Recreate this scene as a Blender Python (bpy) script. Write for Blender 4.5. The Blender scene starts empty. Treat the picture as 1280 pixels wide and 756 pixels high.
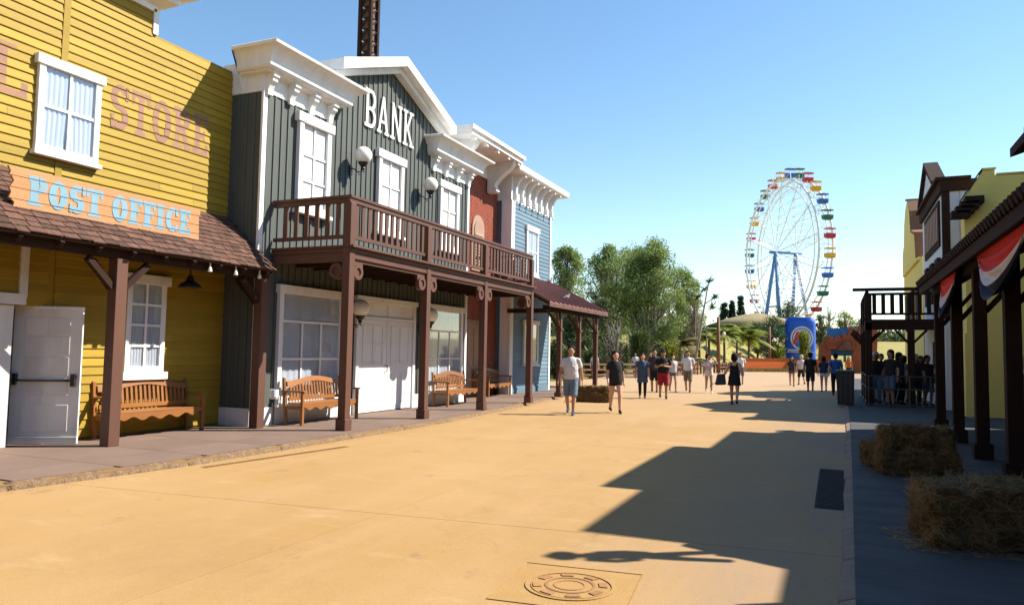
import bpy, bmesh, math, random
from mathutils import Vector, Matrix, noise
random.seed(7)
scn = bpy.context.scene
PI = math.pi
rad = math.radians
# ------------------------------------------------------------------ camera
YAW, PITCH, ROLL, EYE = rad(23.5456), rad(3.7527), rad(1.0), 1.6
FPX = 930.0
F = Vector((-math.sin(YAW)*math.cos(PITCH), math.cos(YAW)*math.cos(PITCH), math.sin(PITCH)))
R0 = Vector((math.cos(YAW), math.sin(YAW), 0)); U0 = R0.cross(F)
CU = math.cos(ROLL)*U0 - math.sin(ROLL)*R0; CR = math.cos(ROLL)*R0 + math.sin(ROLL)*U0
cam = bpy.data.cameras.new('camera'); cam.lens = FPX/1280*36; cam.sensor_width = 36; cam.sensor_fit = 'HORIZONTAL'
cam.clip_start = 0.05; cam.clip_end = 3000
co = bpy.data.objects.new('camera', cam); scn.collection.objects.link(co)
co.matrix_world = Matrix(((CR.x, CU.x, -F.x, 0), (CR.y, CU.y, -F.y, 0), (CR.z, CU.z, -F.z, EYE), (0, 0, 0, 1)))
scn.camera = co
# ------------------------------------------------------------------ sky, sun, exposure
AZ, EL = rad(33), rad(44)          # direction to the sun: angle from +X towards +Y, elevation
w = bpy.data.worlds.new('World'); scn.world = w; w.use_nodes = True
wn = w.node_tree; bg = wn.nodes['Background']
sky = wn.nodes.new('ShaderNodeTexSky'); sky.sky_type = 'NISHITA'; sky.sun_disc = False
sky.sun_elevation = EL; sky.sun_rotation = PI/2 - AZ
sky.air_density = 1.0; sky.dust_density = 0.0; sky.ozone_density = 0.45; sky.altitude = 0
hsv = wn.nodes.new('ShaderNodeHueSaturation'); hsv.inputs['Saturation'].default_value = 1.14; hsv.inputs['Hue'].default_value = 0.496; wn.links.new(sky.outputs[0], hsv.inputs['Color']); wn.links.new(hsv.outputs[0], bg.inputs[0]); bg.inputs[1].default_value = 0.094
sl = bpy.data.lights.new('sun', 'SUN'); sl.energy = 4.7; sl.angle = rad(0.5); sl.color = (1, 0.93, 0.8)
so = bpy.data.objects.new('sun', sl); scn.collection.objects.link(so)
so.rotation_euler = Vector((math.cos(EL)*math.cos(AZ), math.cos(EL)*math.sin(AZ), math.sin(EL))).to_track_quat('Z', 'Y').to_euler()
so.location = (20, 10, 40)
vs = scn.view_settings; vs.view_transform = 'Standard'; vs.look = 'None'; vs.gamma = 1; vs.exposure = 1.2; vs.use_curve_mapping = False

# ------------------------------------------------------------------ helpers
COL = scn.collection
def ray(x, y): return F + (x-640)/FPX*CR - (y-378)/FPX*CU
def gnd(x, y, z=0.0):
    d = ray(x, y); t = (z-EYE)/d.z; return Vector((0, 0, EYE)) + d*t
def pat(x, y, depth): return Vector((0, 0, EYE)) + ray(x, y)*depth

def mat(name, col, col2=None, rough=0.75, scale=3.0, fine=45.0, rand=0.10, bump=0.15, stretch=(1, 1, 1), metallic=0.0, dirt=0.0, dirtcol=(0.12, 0.09, 0.06), spec=0.35, wear=0.0, wearcol=(0.5, 0.45, 0.4), coords='Object', contrast=1.0, bdist=0.01):
    m = bpy.data.materials.new(name); m.use_nodes = True
    n = m.node_tree.nodes; l = m.node_tree.links; b = n['Principled BSDF']
    tc = n.new('ShaderNodeTexCoord'); mp = n.new('ShaderNodeMapping'); mp.inputs['Scale'].default_value = stretch
    l.new(tc.outputs[coords], mp.inputs['Vector'])
    oi = n.new('ShaderNodeObjectInfo')
    ad = n.new('ShaderNodeVectorMath'); ad.operation = 'ADD'
    cx = n.new('ShaderNodeCombineXYZ')
    mu = n.new('ShaderNodeMath'); mu.operation = 'MULTIPLY'; mu.inputs[1].default_value = 37.0
    l.new(oi.outputs['Random'], mu.inputs[0]); l.new(mu.outputs[0], cx.inputs[0]); l.new(mu.outputs[0], cx.inputs[2])
    l.new(mp.outputs[0], ad.inputs[0]); l.new(cx.outputs[0], ad.inputs[1])
    V = ad.outputs[0]
    no = n.new('ShaderNodeTexNoise'); no.inputs['Scale'].default_value = scale; no.inputs['Detail'].default_value = 8; no.inputs['Roughness'].default_value = 0.62
    l.new(V, no.inputs['Vector'])
    cr = n.new('ShaderNodeValToRGB'); cr.color_ramp.elements[0].position = 0.5-0.2/contrast; cr.color_ramp.elements[1].position = 0.5+0.2/contrast
    if col2 is None: col2 = tuple(c*0.78 for c in col)
    cr.color_ramp.elements[0].color = (*col2, 1); cr.color_ramp.elements[1].color = (*col, 1)
    l.new(no.outputs[0], cr.inputs[0]); out = cr.outputs[0]
    nf = n.new('ShaderNodeTexNoise'); nf.inputs['Scale'].default_value = fine; nf.inputs['Detail'].default_value = 6
    l.new(V, nf.inputs['Vector'])
    def mix(a, colr, fac_socket):
        x = n.new('ShaderNodeMix'); x.data_type = 'RGBA'; l.new(fac_socket, x.inputs[0]); l.new(a, x.inputs[6]); x.inputs[7].default_value = (*colr, 1); return x.outputs[2]
    if dirt > 0:
        nd = n.new('ShaderNodeTexNoise'); nd.inputs['Scale'].default_value = scale*0.45; nd.inputs['Detail'].default_value = 10; nd.inputs['Roughness'].default_value = 0.7
        l.new(V, nd.inputs['Vector'])
        r2 = n.new('ShaderNodeMapRange'); r2.inputs[1].default_value = 0.48; r2.inputs[2].default_value = 0.72; r2.inputs[4].default_value = dirt
        l.new(nd.outputs[0], r2.inputs[0]); out = mix(out, dirtcol, r2.outputs[0])
    if wear > 0:
        r3 = n.new('ShaderNodeMapRange'); r3.inputs[1].default_value = 0.62; r3.inputs[2].default_value = 0.68; r3.inputs[4].default_value = wear
        l.new(nf.outputs[0], r3.inputs[0]); out = mix(out, wearcol, r3.outputs[0])
    hs = n.new('ShaderNodeHueSaturation')
    mr = n.new('ShaderNodeMapRange'); mr.inputs[3].default_value = 1-rand; mr.inputs[4].default_value = 1+rand
    l.new(oi.outputs['Random'], mr.inputs[0]); l.new(mr.outputs[0], hs.inputs['Value']); l.new(out, hs.inputs['Color'])
    l.new(hs.outputs[0], b.inputs['Base Color'])
    b.inputs['Roughness'].default_value = rough; b.inputs['Metallic'].default_value = metallic
    b.inputs['Specular IOR Level'].default_value = spec
    if bump > 0:
        bp = n.new('ShaderNodeBump'); bp.inputs['Strength'].default_value = bump; bp.inputs['Distance'].default_value = bdist
        l.new(nf.outputs[0], bp.inputs['Height']); l.new(bp.outputs[0], b.inputs['Normal'])
    return m

class MB:
    """collects shapes; build() links them as one mesh object"""
    def __init__(s): s.v = []; s.f = []
    def poly(s, pts, flip=False):
        i = len(s.v); s.v += [tuple(p) for p in pts]; k = list(range(i, i+len(pts)))
        s.f.append(k[::-1] if flip else k); return s
    def hexa(s, a, b):            # a, b: two matching rings of points
        i = len(s.v); n = len(a); s.v += [tuple(p) for p in a] + [tuple(p) for p in b]
        s.f.append(list(range(i, i+n))[::-1]); s.f.append(list(range(i+n, i+2*n)))
        for k in range(n):
            j = (k+1) % n; s.f.append([i+k, i+j, i+n+j, i+n+k])
        return s
    def box(s, x0, x1, y0, y1, z0, z1):
        a = [(x0, y0, z0), (x1, y0, z0), (x1, y1, z0), (x0, y1, z0)]
        return s.hexa(a, [(p[0], p[1], z1) for p in a])
    def bar(s, p, q, wx, wz, up=(0, 0, 1)):
        p, q = Vector(p), Vector(q); d = (q-p).normalized(); u = Vector(up)
        sd = d.cross(u)
        if sd.length < 1e-4: sd = d.cross(Vector((0, 1, 0)))
        sd.normalize(); u = sd.cross(d).normalized()
        c = [(-1, -1), (1, -1), (1, 1), (-1, 1)]
        r = [sd*(a*wx/2)+u*(b*wz/2) for a, b in c]
        return s.hexa([p+k for k in r], [q+k for k in r])
    def prism(s, pts, axis, a, b):  # pts 2-D; axis 'x': (y,z) 'y': (x,z) 'z': (x,y)
        def P(p, t): return (t, p[0], p[1]) if axis == 'x' else (p[0], t, p[1]) if axis == 'y' else (p[0], p[1], t)
        return s.hexa([P(p, a) for p in pts], [P(p, b) for p in pts])
    def tube(s, pts, r, seg=8, cap=True, r2=None):
        pts = [Vector(p) for p in pts]; n = len(pts)
        rs = r if isinstance(r, (list, tuple)) else [r]*n
        i0 = len(s.v); pv = None
        for k, p in enumerate(pts):
            d = (pts[min(k+1, n-1)] - pts[max(k-1, 0)])
            if d.length < 1e-6: d = Vector((0, 0, 1))
            d.normalize()
            if pv is None:
                ref = Vector((0, 1, 0)) if abs(d.y) < 0.9 else Vector((1, 0, 0))
                pv = (ref - d*ref.dot(d)).normalized()
            else: pv = (pv - d*pv.dot(d)).normalized()
            q = d.cross(pv)
            ra = rs[k]
            if not isinstance(ra, (list, tuple)): ra = (ra, ra)
            for j in range(seg):
                a = 2*PI*j/seg; s.v.append(tuple(p + pv*(math.cos(a)*ra[0]) + q*(math.sin(a)*ra[1])))
        for k in range(n-1):
            for j in range(seg):
                a = i0+k*seg+j; b = i0+k*seg+(j+1) % seg; s.f.append([a, b, b+seg, a+seg])
        if cap:
            s.f.append([i0+j for j in range(seg)][::-1]); s.f.append([i0+(n-1)*seg+j for j in range(seg)])
        return s
    def ell(s, c, r, seg=10, rings=7, rot=None):
        c = Vector(c); i0 = len(s.v); R3 = rot or Matrix.Identity(3)
        if not isinstance(r, (list, tuple)): r = (r, r, r)
        for k in range(1, rings):
            t = PI*k/rings
            for j in range(seg):
                a = 2*PI*j/seg
                s.v.append(tuple(c + R3 @ Vector((r[0]*math.sin(t)*math.cos(a), r[1]*math.sin(t)*math.sin(a), r[2]*math.cos(t)))))
        top = len(s.v); s.v.append(tuple(c+R3 @ Vector((0, 0, r[2])))); s.v.append(tuple(c+R3 @ Vector((0, 0, -r[2]))))
        for k in range(rings-2):
            for j in range(seg):
                a = i0+k*seg+j; b = i0+k*seg+(j+1) % seg; s.f.append([a, a+seg, b+seg, b])
        e = i0+(rings-2)*seg
        for j in range(seg):
            s.f.append([top, i0+j, i0+(j+1) % seg]); s.f.append([top+1, e+(j+1) % seg, e+j])
        return s
    def lathe(s, prof, c=(0, 0, 0), seg=20):  # prof: (r, z)
        i0 = len(s.v)
        for r, z in prof:
            for j in range(seg):
                a = 2*PI*j/seg; s.v.append((c[0]+r*math.cos(a), c[1]+r*math.sin(a), c[2]+z))
        for k in range(len(prof)-1):
            for j in range(seg):
                a = i0+k*seg+j; b = i0+k*seg+(j+1) % seg; s.f.append([a, b, b+seg, a+seg])
        s.f.append([i0+j for j in range(seg)][::-1]); s.f.append([i0+(len(prof)-1)*seg+j for j in range(seg)])
        return s
    def mesh(s, name, off=(0, 0, 0)):
        me = bpy.data.meshes.new(name); o = Vector(off)
        me.from_pydata([tuple(Vector(v)-o) for v in s.v], [], s.f); me.update(); return me
    def build(s, name, m, parent=None, smooth=False, bevel=0.0, off=None, fix=False):
        if off is None: off = parent.get('_off', (0, 0, 0)) if parent else (0, 0, 0)
        me = s.mesh(name, off)
        if fix:
            bm = bmesh.new(); bm.from_mesh(me); bmesh.ops.recalc_face_normals(bm, faces=bm.faces); bm.to_mesh(me); bm.free()
        return link(name, me, m, parent, smooth, bevel, off)

def link(name, me, m, parent=None, smooth=False, bevel=0.0, off=(0, 0, 0)):
    if m and not me.materials: me.materials.append(m)
    if smooth: me.polygons.foreach_set('use_smooth', [True]*len(me.polygons))
    o = bpy.data.objects.new(name, me); COL.objects.link(o); o.parent = parent
    o['_off'] = tuple(off)
    if bevel:
        bv = o.modifiers.new('bevel', 'BEVEL'); bv.width = bevel; bv.segments = 2; bv.limit_method = 'ANGLE'; bv.angle_limit = rad(40)
    return o
def tag(o, label=None, cat=None, group=None, kind=None):
    if label: o['label'] = label
    if cat: o['category'] = cat
    if group: o['group'] = group
    if kind: o['kind'] = kind
    return o
def thing(name, label, cat, loc=(0, 0, 0), rz=0.0, group=None, local=False):
    """Empty at the base of a thing; local=False: its parts are written in world coordinates"""
    o = bpy.data.objects.new(name, None); COL.objects.link(o); o.location = loc; o.rotation_euler[2] = rz
    o.empty_display_size = 0.2
    o['_off'] = (0, 0, 0) if local else tuple(loc)
    return tag(o, label, cat, group)
def piece(name, me, m, parent, loc, rot=(0, 0, 0), scale=(1, 1, 1)):
    """a small piece sharing mesh data; loc in the coordinates the parent's parts are written in"""
    if m and not me.materials: me.materials.append(m)
    o = bpy.data.objects.new(name, me); COL.objects.link(o); o.parent = parent
    o.location = Vector(loc)-Vector(parent.get('_off', (0, 0, 0))); o.rotation_euler = rot; o.scale = scale
    o['_off'] = tuple(parent.get('_off', (0, 0, 0)))
    return o
def copy_tree(o, parent=None):
    c = o.copy(); COL.objects.link(c); c.parent = parent
    for ch in list(o.children): copy_tree(ch, c)
    return c
def boxmesh(name, x, y, z, base=False, bev=0.0):
    b = MB().box(-x/2, x/2, -y/2, y/2, 0 if base else -z/2, z if base else z/2); me = b.mesh(name)
    if bev:
        bm = bmesh.new(); bm.from_mesh(me); bmesh.ops.bevel(bm, geom=bm.edges[:], offset=bev, segments=1, affect='EDGES'); bm.to_mesh(me); bm.free()
    return me

# ------------------------------------------------------------------ materials
M = {}
def T(key, *a, **k): M[key] = mat(key, *a, **k)
T('white', (0.76, 0.76, 0.75), (0.7, 0.69, 0.68), rough=0.6, scale=3, bump=0.18, rand=0.04, dirt=0.5, dirtcol=(0.47, 0.44, 0.39), stretch=(1.5, 1.5, 0.22))
T('whiteworn', (0.74, 0.72, 0.69), (0.62, 0.6, 0.57), rough=0.6, scale=3, bump=0.2, rand=0.03, dirt=0.5, dirtcol=(0.42, 0.37, 0.31), stretch=(1, 1, 0.3))
T('yellow', (0.34, 0.225, 0.016), (0.285, 0.182, 0.013), rough=0.65, scale=2.6, bump=0.4, rand=0.11, stretch=(1, 0.22, 2), dirt=0.5, dirtcol=(0.29, 0.175, 0.022))
T('pink', (0.27, 0.135, 0.11), (0.24, 0.12, 0.085), rough=0.75, scale=4, bump=0.1, rand=0.04, dirt=0.35, dirtcol=(0.36, 0.22, 0.045))
T('green', (0.088, 0.098, 0.09), (0.07, 0.08, 0.073), rough=0.65, scale=3.0, bump=0.35, rand=0.1, stretch=(1, 1, 0.15), dirt=0.35, dirtcol=(0.12, 0.125, 0.115))
T('blue', (0.125, 0.2, 0.26), (0.1, 0.168, 0.225), rough=0.65, scale=2.0, bump=0.3, rand=0.1, stretch=(1, 0.25, 1))
T('brown', (0.11, 0.05, 0.033), (0.09, 0.04, 0.027), rough=0.55, scale=2.5, bump=0.2, rand=0.06, stretch=(1, 1, 0.3), dirt=0.2, dirtcol=(0.16, 0.09, 0.065))
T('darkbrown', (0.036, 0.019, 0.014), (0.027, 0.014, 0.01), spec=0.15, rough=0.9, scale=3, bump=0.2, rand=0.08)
T('shingle', (0.115, 0.055, 0.036), (0.06, 0.03, 0.022), rough=0.85, scale=6, bump=0.5, rand=0.35, stretch=(0.4, 2, 1))
T('underlay', (0.04, 0.022, 0.016), rough=0.9)
T('plankorange', (0.45, 0.235, 0.11), (0.38, 0.19, 0.082), rough=0.8, scale=2.5, bump=0.3, rand=0.06, stretch=(1, 0.25, 3), dirt=0.35, dirtcol=(0.36, 0.16, 0.065))
T('skyblue', (0.2, 0.34, 0.42), (0.16, 0.3, 0.39), rough=0.75, scale=5, bump=0.1, rand=0.04, dirt=0.3, dirtcol=(0.3, 0.32, 0.3))
T('brick', (0.3, 0.07, 0.035), (0.22, 0.05, 0.028), rough=0.85, scale=3, bump=0.3, rand=0.0, fine=25)
T('mortar', (0.4, 0.3, 0.25), rough=0.95, bump=0.3)
T('tan', (0.34, 0.22, 0.16), (0.28, 0.18, 0.13), rough=0.7, scale=3)
T('benchwood', (0.29, 0.115, 0.03), (0.21, 0.078, 0.02), rough=0.45, scale=3, bump=0.2, rand=0.1, stretch=(1, 0.3, 1), spec=0.5)
T('maroonroof', (0.16, 0.06, 0.055), (0.13, 0.05, 0.045), rough=0.5, scale=1.5, bump=0.05, rand=0.06, dirt=0.3, dirtcol=(0.2, 0.11, 0.1))
T('iron', (0.018, 0.018, 0.02), rough=0.45, bump=0.1, spec=0.5)
T('opal', (0.78, 0.75, 0.66), (0.74, 0.7, 0.62), rough=0.22, bump=0.0, spec=0.5)
T('street', (0.37, 0.21, 0.072), (0.315, 0.172, 0.055), rough=0.85, scale=0.55, fine=70, bump=0.5, rand=0.035, dirt=0.55, dirtcol=(0.36, 0.225, 0.105), wear=0.3, wearcol=(0.28, 0.16, 0.055), bdist=0.012)
T('joint', (0.22, 0.13, 0.055), rough=0.95)
T('seal', (0.4, 0.245, 0.075), (0.35, 0.21, 0.06), rough=0.9, bump=0.3)
T('walkred', (0.185, 0.125, 0.098), (0.145, 0.097, 0.076), rough=0.85, scale=1.2, fine=60, bump=0.4, rand=0.05, dirt=0.4, dirtcol=(0.21, 0.135, 0.1), wear=0.25, wearcol=(0.1, 0.065, 0.05))
T('kerb', (0.24, 0.155, 0.085), (0.13, 0.085, 0.055), rough=0.95, scale=16, fine=34, bump=1.0, rand=0.04, contrast=1.6, bdist=0.03)
T('asphalt', (0.062, 0.061, 0.066), (0.04, 0.039, 0.043), rough=0.85, scale=2.0, fine=80, bump=0.5, rand=0.05, stretch=(.5, 1.6, 1), contrast=1.4, dirt=0.6, dirtcol=(0.11, 0.1, 0.095))
T('kerbgrey', (0.26, 0.2, 0.15), (0.18, 0.13, 0.1), rough=0.95, scale=5, fine=40, bump=0.8, rand=0.1)
T('grate', (0.03, 0.027, 0.026), rough=0.9)
T('rust', (0.33, 0.17, 0.07), (0.24, 0.12, 0.05), rough=0.8, scale=8, bump=0.4)
T('hay', (0.17, 0.105, 0.036), (0.08, 0.05, 0.018), rough=0.95, scale=9, fine=60, bump=1.0, rand=0.08, stretch=(1, 1, 2.5), contrast=1.5, bdist=0.03)
T('straw', (0.32, 0.215, 0.085), (0.19, 0.12, 0.042), rough=0.8, scale=3, bump=0, rand=0.05)
T('paleyellow', (0.76, 0.62, 0.17), (0.7, 0.565, 0.15), rough=0.8, scale=1.2, bump=0.25, rand=0.03, dirt=0.25, dirtcol=(0.56, 0.46, 0.17))
T('panelwhite', (0.62, 0.64, 0.68), (0.56, 0.58, 0.63), rough=0.6, scale=1.5, bump=0.1, rand=0.04)
T('steel', (0.78, 0.79, 0.8), rough=0.5, metallic=0.0, bump=0.0)
T('steeldark', (0.1, 0.1, 0.11), rough=0.45, metallic=0.6, bump=0.0)
T('wheelblue', (0.14, 0.27, 0.5), rough=0.45, bump=0.0)
T('panelblue', (0.02, 0.2, 0.5), rough=.5, bump=0)
T('cupblue', (0.012, 0.09, 0.5), (0.01, 0.075, 0.44), rough=0.4, bump=0.0, scale=1)
T('red', (0.55, 0.03, 0.025), (0.48, 0.025, 0.02), rough=0.6, bump=0.05)
T('orangewall', (0.68, 0.14, 0.02), (0.6, 0.12, 0.018), rough=0.75, scale=1.5, dirt=0.3, dirtcol=(0.4, 0.1, 0.03))
T('rock', (0.3, 0.085, 0.032), (0.2, 0.055, 0.024), rough=0.9, scale=0.8, bump=0.4, fine=8, bdist=0.08)
T('rockdark', (0.17, 0.07, 0.04), (0.12, 0.05, 0.03), rough=0.9, scale=0.8, bump=0.4)
T('grass', (0.3, 0.25, 0.075), (0.22, 0.19, 0.05), rough=0.95, scale=0.35, fine=6, bump=0.6, rand=0, bdist=0.05)
T('bark', (0.16, 0.12, 0.09), (0.09, 0.065, 0.05), rough=0.95, scale=5, bump=0.6, stretch=(1, 1, 0.3))
T('palebark', (0.3, 0.27, 0.23), (0.2, 0.17, 0.14), rough=0.95, scale=5, bump=0.6, stretch=(1, 1, 0.3))
T('wood', (0.2, 0.095, 0.05), (0.14, 0.065, 0.035), rough=0.8, scale=3, bump=0.3)
T('thatch', (0.3, 0.24, 0.12), (0.2, 0.16, 0.08), rough=0.95, scale=2, bump=0.8, stretch=(1, 1, 0.4))
T('signgreen', (0.02, 0.2, 0.08), rough=0.6)
T('plaster', (0.5, 0.2, 0.13), rough=0.8)
T('navy', (0.02, 0.025, 0.06), rough=0.85, bump=0.1)
T('buntred', (0.58, 0.022, 0.02), rough=0.85, bump=0.1)
T('buntwhite', (0.68, 0.62, 0.6), rough=0.85, bump=0.1)
T('curtain', (0.72, 0.71, 0.74), (0.62, 0.61, 0.66), rough=0.9, scale=20, bump=0.3, stretch=(1, 3, 0.1), rand=0.03)
T('gondyellow', (0.75, 0.42, 0.02), rough=0.4, bump=0); T('gondblue', (0.02, 0.12, 0.5), rough=0.4, bump=0)
T('gondgreen', (0.015, 0.13, 0.09), rough=0.4, bump=0); T('gondred', (0.5, 0.02, 0.05), rough=0.4, bump=0)
T('hill', (0.03, 0.06, 0.05), rough=1, bump=0)
T('binmat', (0.05, 0.045, 0.04), rough=0.6); T('bintop', (0.05, 0.13, 0.15), rough=0.5)
T('glasslamp', (0.75, 0.7, 0.6), rough=0.3, bump=0)
T('pigeon', (0.22, 0.22, 0.24), rough=0.8, bump=0)
T('dark', (0.012, 0.011, 0.012), rough=0.9, bump=0)

def glassmat():
    m = bpy.data.materials.new('glass'); m.use_nodes = True; n = m.node_tree.nodes; l = m.node_tree.links
    n.remove(n['Principled BSDF']); o = n['Material Output']
    g = n.new('ShaderNodeBsdfGlossy'); g.inputs['Roughness'].default_value = 0.05
    t = n.new('ShaderNodeBsdfTransparent'); t.inputs[0].default_value = (0.9, 0.93, 0.95, 1)
    lw = n.new('ShaderNodeLayerWeight'); pw = n.new('ShaderNodeMath'); pw.operation = 'POWER'; pw.inputs[1].default_value = 4.0; l.new(lw.outputs['Facing'], pw.inputs[0])
    fr = n.new('ShaderNodeMapRange'); fr.inputs[3].default_value = 0.1; fr.inputs[4].default_value = 0.85; l.new(pw.outputs[0], fr.inputs[0])
    mx = n.new('ShaderNodeMixShader'); l.new(fr.outputs[0], mx.inputs[0]); l.new(t.outputs[0], mx.inputs[1]); l.new(g.outputs[0], mx.inputs[2]); l.new(mx.outputs[0], o.inputs[0])
    return m
M['glass'] = glassmat()
def leafmat(name, c1, c2, trans=0.3):
    m = bpy.data.materials.new(name); m.use_nodes = True; n = m.node_tree.nodes; l = m.node_tree.links
    b = n['Principled BSDF']; o = n['Material Output']
    g = n.new('ShaderNodeNewGeometry'); cr = n.new('ShaderNodeValToRGB')
    cr.color_ramp.elements[0].color = (*c1, 1); cr.color_ramp.elements[1].color = (*c2, 1)
    l.new(g.outputs['Random Per Island'], cr.inputs[0]); l.new(cr.outputs[0], b.inputs['Base Color'])
    b.inputs['Roughness'].default_value = 0.55; b.inputs['Specular IOR Level'].default_value = 0.4
    t = n.new('ShaderNodeBsdfTranslucent'); l.new(cr.outputs[0], t.inputs[0])
    mx = n.new('ShaderNodeMixShader'); mx.inputs[0].default_value = trans
    l.new(b.outputs[0], mx.inputs[1]); l.new(t.outputs[0], mx.inputs[2]); l.new(mx.outputs[0], o.inputs[0])
    return m
M['leafA'] = leafmat('leaf_grey_green', (0.09, 0.15, 0.035), (0.3, 0.38, 0.12), 0.45)
M['leafB'] = leafmat('leaf_dark', (0.03, 0.055, 0.016), (0.11, 0.14, 0.045))
M['leafC'] = leafmat('leaf_bright', (0.1, 0.15, 0.02), (0.3, 0.31, 0.04), 0.45)
M['leafD'] = leafmat('leaf_conifer', (0.012, 0.03, 0.014), (0.035, 0.06, 0.025), 0.1)
M['leafE'] = leafmat('leaf_dry', (0.13, 0.12, 0.04), (0.26, 0.2, 0.08))
M['leafF'] = leafmat('leaf_blade', (0.03, 0.06, 0.015), (0.12, 0.16, 0.04), 0.2)

def streetmat():
    m = bpy.data.materials.new('street'); m.use_nodes = True; n = m.node_tree.nodes; l = m.node_tree.links; b = n['Principled BSDF']
    tc = n.new('ShaderNodeTexCoord')
    def nz(scale, st=(1, 1, 1), det=8, rg=.6):
        mp = n.new('ShaderNodeMapping'); mp.inputs['Scale'].default_value = st; l.new(tc.outputs['Object'], mp.inputs[0])
        t = n.new('ShaderNodeTexNoise'); t.inputs['Scale'].default_value = scale; t.inputs['Detail'].default_value = det; t.inputs['Roughness'].default_value = rg; l.new(mp.outputs[0], t.inputs[0]); return t.outputs[0]
    def rng(s, a, c, lo, hi):
        r = n.new('ShaderNodeMapRange'); r.inputs[1].default_value = a; r.inputs[2].default_value = c; r.inputs[3].default_value = lo; r.inputs[4].default_value = hi; l.new(s, r.inputs[0]); return r.outputs[0]
    def mixc(f, a, c):
        x = n.new('ShaderNodeMix'); x.data_type = 'RGBA'; l.new(f, x.inputs[0])
        for k, v in ((6, a), (7, c)):
            if isinstance(v, tuple): x.inputs[k].default_value = (*v, 1)
            else: l.new(v, x.inputs[k])
        return x.outputs[2]
    def mul(a, c):
        x = n.new('ShaderNodeMath'); x.operation = 'MULTIPLY'
        l.new(a, x.inputs[0])
        if isinstance(c, float): x.inputs[1].default_value = c
        else: l.new(c, x.inputs[1])
        return x.outputs[0]
    col = mixc(rng(nz(.28), .35, .65, 0, 1), (0.325, 0.196, 0.072), (0.37, 0.234, 0.102))
    col = mixc(rng(nz(.7, (2.6, .35, 1), 10, .7), .46, .72, 0, .75), col, (0.385, 0.24, 0.115))
    col = mixc(rng(nz(.5, (1, .8, 1), 10, .75), .5, .68, 0, .5), col, (0.27, 0.162, 0.07))
    col = mixc(rng(nz(2.2, (1, .6, 1), 9, .7), .6, .68, 0, .5), col, (0.2, 0.125, 0.065)); col = mixc(rng(nz(1.6, (.5, 1.4, 1), 9, .72), .58, .68, 0, .55), col, (0.42, 0.29, 0.15))
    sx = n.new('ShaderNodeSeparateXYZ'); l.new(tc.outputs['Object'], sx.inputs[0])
    col = mixc(rng(sx.outputs[1], 14, 44, 0, .75), col, (0.37, 0.255, 0.165))
    edge = mul(rng(sx.outputs[0], -2.3, -.1, 0, 1), rng(nz(1.1, (1.5, .4, 1), 9, .7), .3, .62, 0.1, .95))  # greyer towards the right kerb: worn paint plus the shade's tone in the colour
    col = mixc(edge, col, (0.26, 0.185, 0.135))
    vo = n.new('ShaderNodeTexVoronoi'); vo.feature = 'DISTANCE_TO_EDGE'; vo.inputs['Scale'].default_value = .23
    ad = n.new('ShaderNodeVectorMath'); ad.operation = 'ADD'; l.new(tc.outputs['Object'], ad.inputs[0])
    nd = n.new('ShaderNodeTexNoise'); nd.inputs['Scale'].default_value = 1.3; nd.inputs['Detail'].default_value = 6; l.new(tc.outputs['Object'], nd.inputs[0])
    l.new(nd.outputs[1], ad.inputs[1]); l.new(ad.outputs[0], vo.inputs[0])
    col = mixc(mul(rng(vo.outputs['Distance'], .0, .006, 1, 0), rng(nz(.4), .52, .62, 0, .2)), col, (0.14, 0.08, 0.04))
    sp = nz(95, det=3); col = mixc(rng(sp, .56, .72, 0, .45), col, (0.2, 0.115, 0.055)); col = mixc(rng(nz(60, (1.1, 1, 1), 2), .6, .75, 0, .4), col, (0.52, 0.34, 0.17))
    l.new(col, b.inputs['Base Color']); b.inputs['Roughness'].default_value = .88; b.inputs['Specular IOR Level'].default_value = .25
    bp = n.new('ShaderNodeBump'); bp.inputs['Strength'].default_value = .55; bp.inputs['Distance'].default_value = .006
    ah = n.new('ShaderNodeMath'); ah.operation = 'ADD'; l.new(sp, ah.inputs[0]); l.new(nz(14, det=6), ah.inputs[1]); l.new(ah.outputs[0], bp.inputs['Height']); l.new(bp.outputs[0], b.inputs['Normal'])
    return m
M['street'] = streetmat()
T('ochre', (0.345, 0.208, 0.078), (0.31, 0.18, 0.062), rough=.9, scale=6, fine=60, bump=.4, rand=0)
# ================================================================== ground, streets, pavements
def sheet(name, pts, z, m, kind='structure'):
    return tag(MB().poly([(x, y, z) for x, y in pts]).build(name, m), kind=kind)
tag(MB().poly([(-900, -300, -0.1), (900, -300, -0.1), (900, 1500, -0.1), (-900, 1500, -0.1)]).build('ground', M['grass']), 'dry green grass ground around the street', kind='structure')
street = tag(MB().poly([(-14, -8, -0.014), (6, -8, -0.014), (6, 46, -0.014), (-14, 46, -0.014)]).build('street', M['joint']), 'ochre painted concrete street', kind='structure')
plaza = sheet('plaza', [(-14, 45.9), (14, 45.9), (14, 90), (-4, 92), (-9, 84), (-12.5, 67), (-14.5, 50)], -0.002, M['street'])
YT = [-7.6, 0.4, 6.66, 12.8, 19.0, 25.2, 31.4, 37.6, 45.9]
def ty(k, x): return YT[k] + 0.095*x*(1 if k < len(YT)-1 else 0)
for a, b in ((-13.9, -4.08), (-4.08, 5.9)):
    for k in range(len(YT)-1):
        e = 0.004
        p = [(a+e, ty(k, a)+e), (b-e, ty(k, b)+e), (b-e, ty(k+1, b)-e), (a+e, ty(k+1, a)-e)]
        MB().hexa([(x, y, -0.013) for x, y in p], [(x, y, 0) for x, y in p]).build('slab', M['street'], street)
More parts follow.
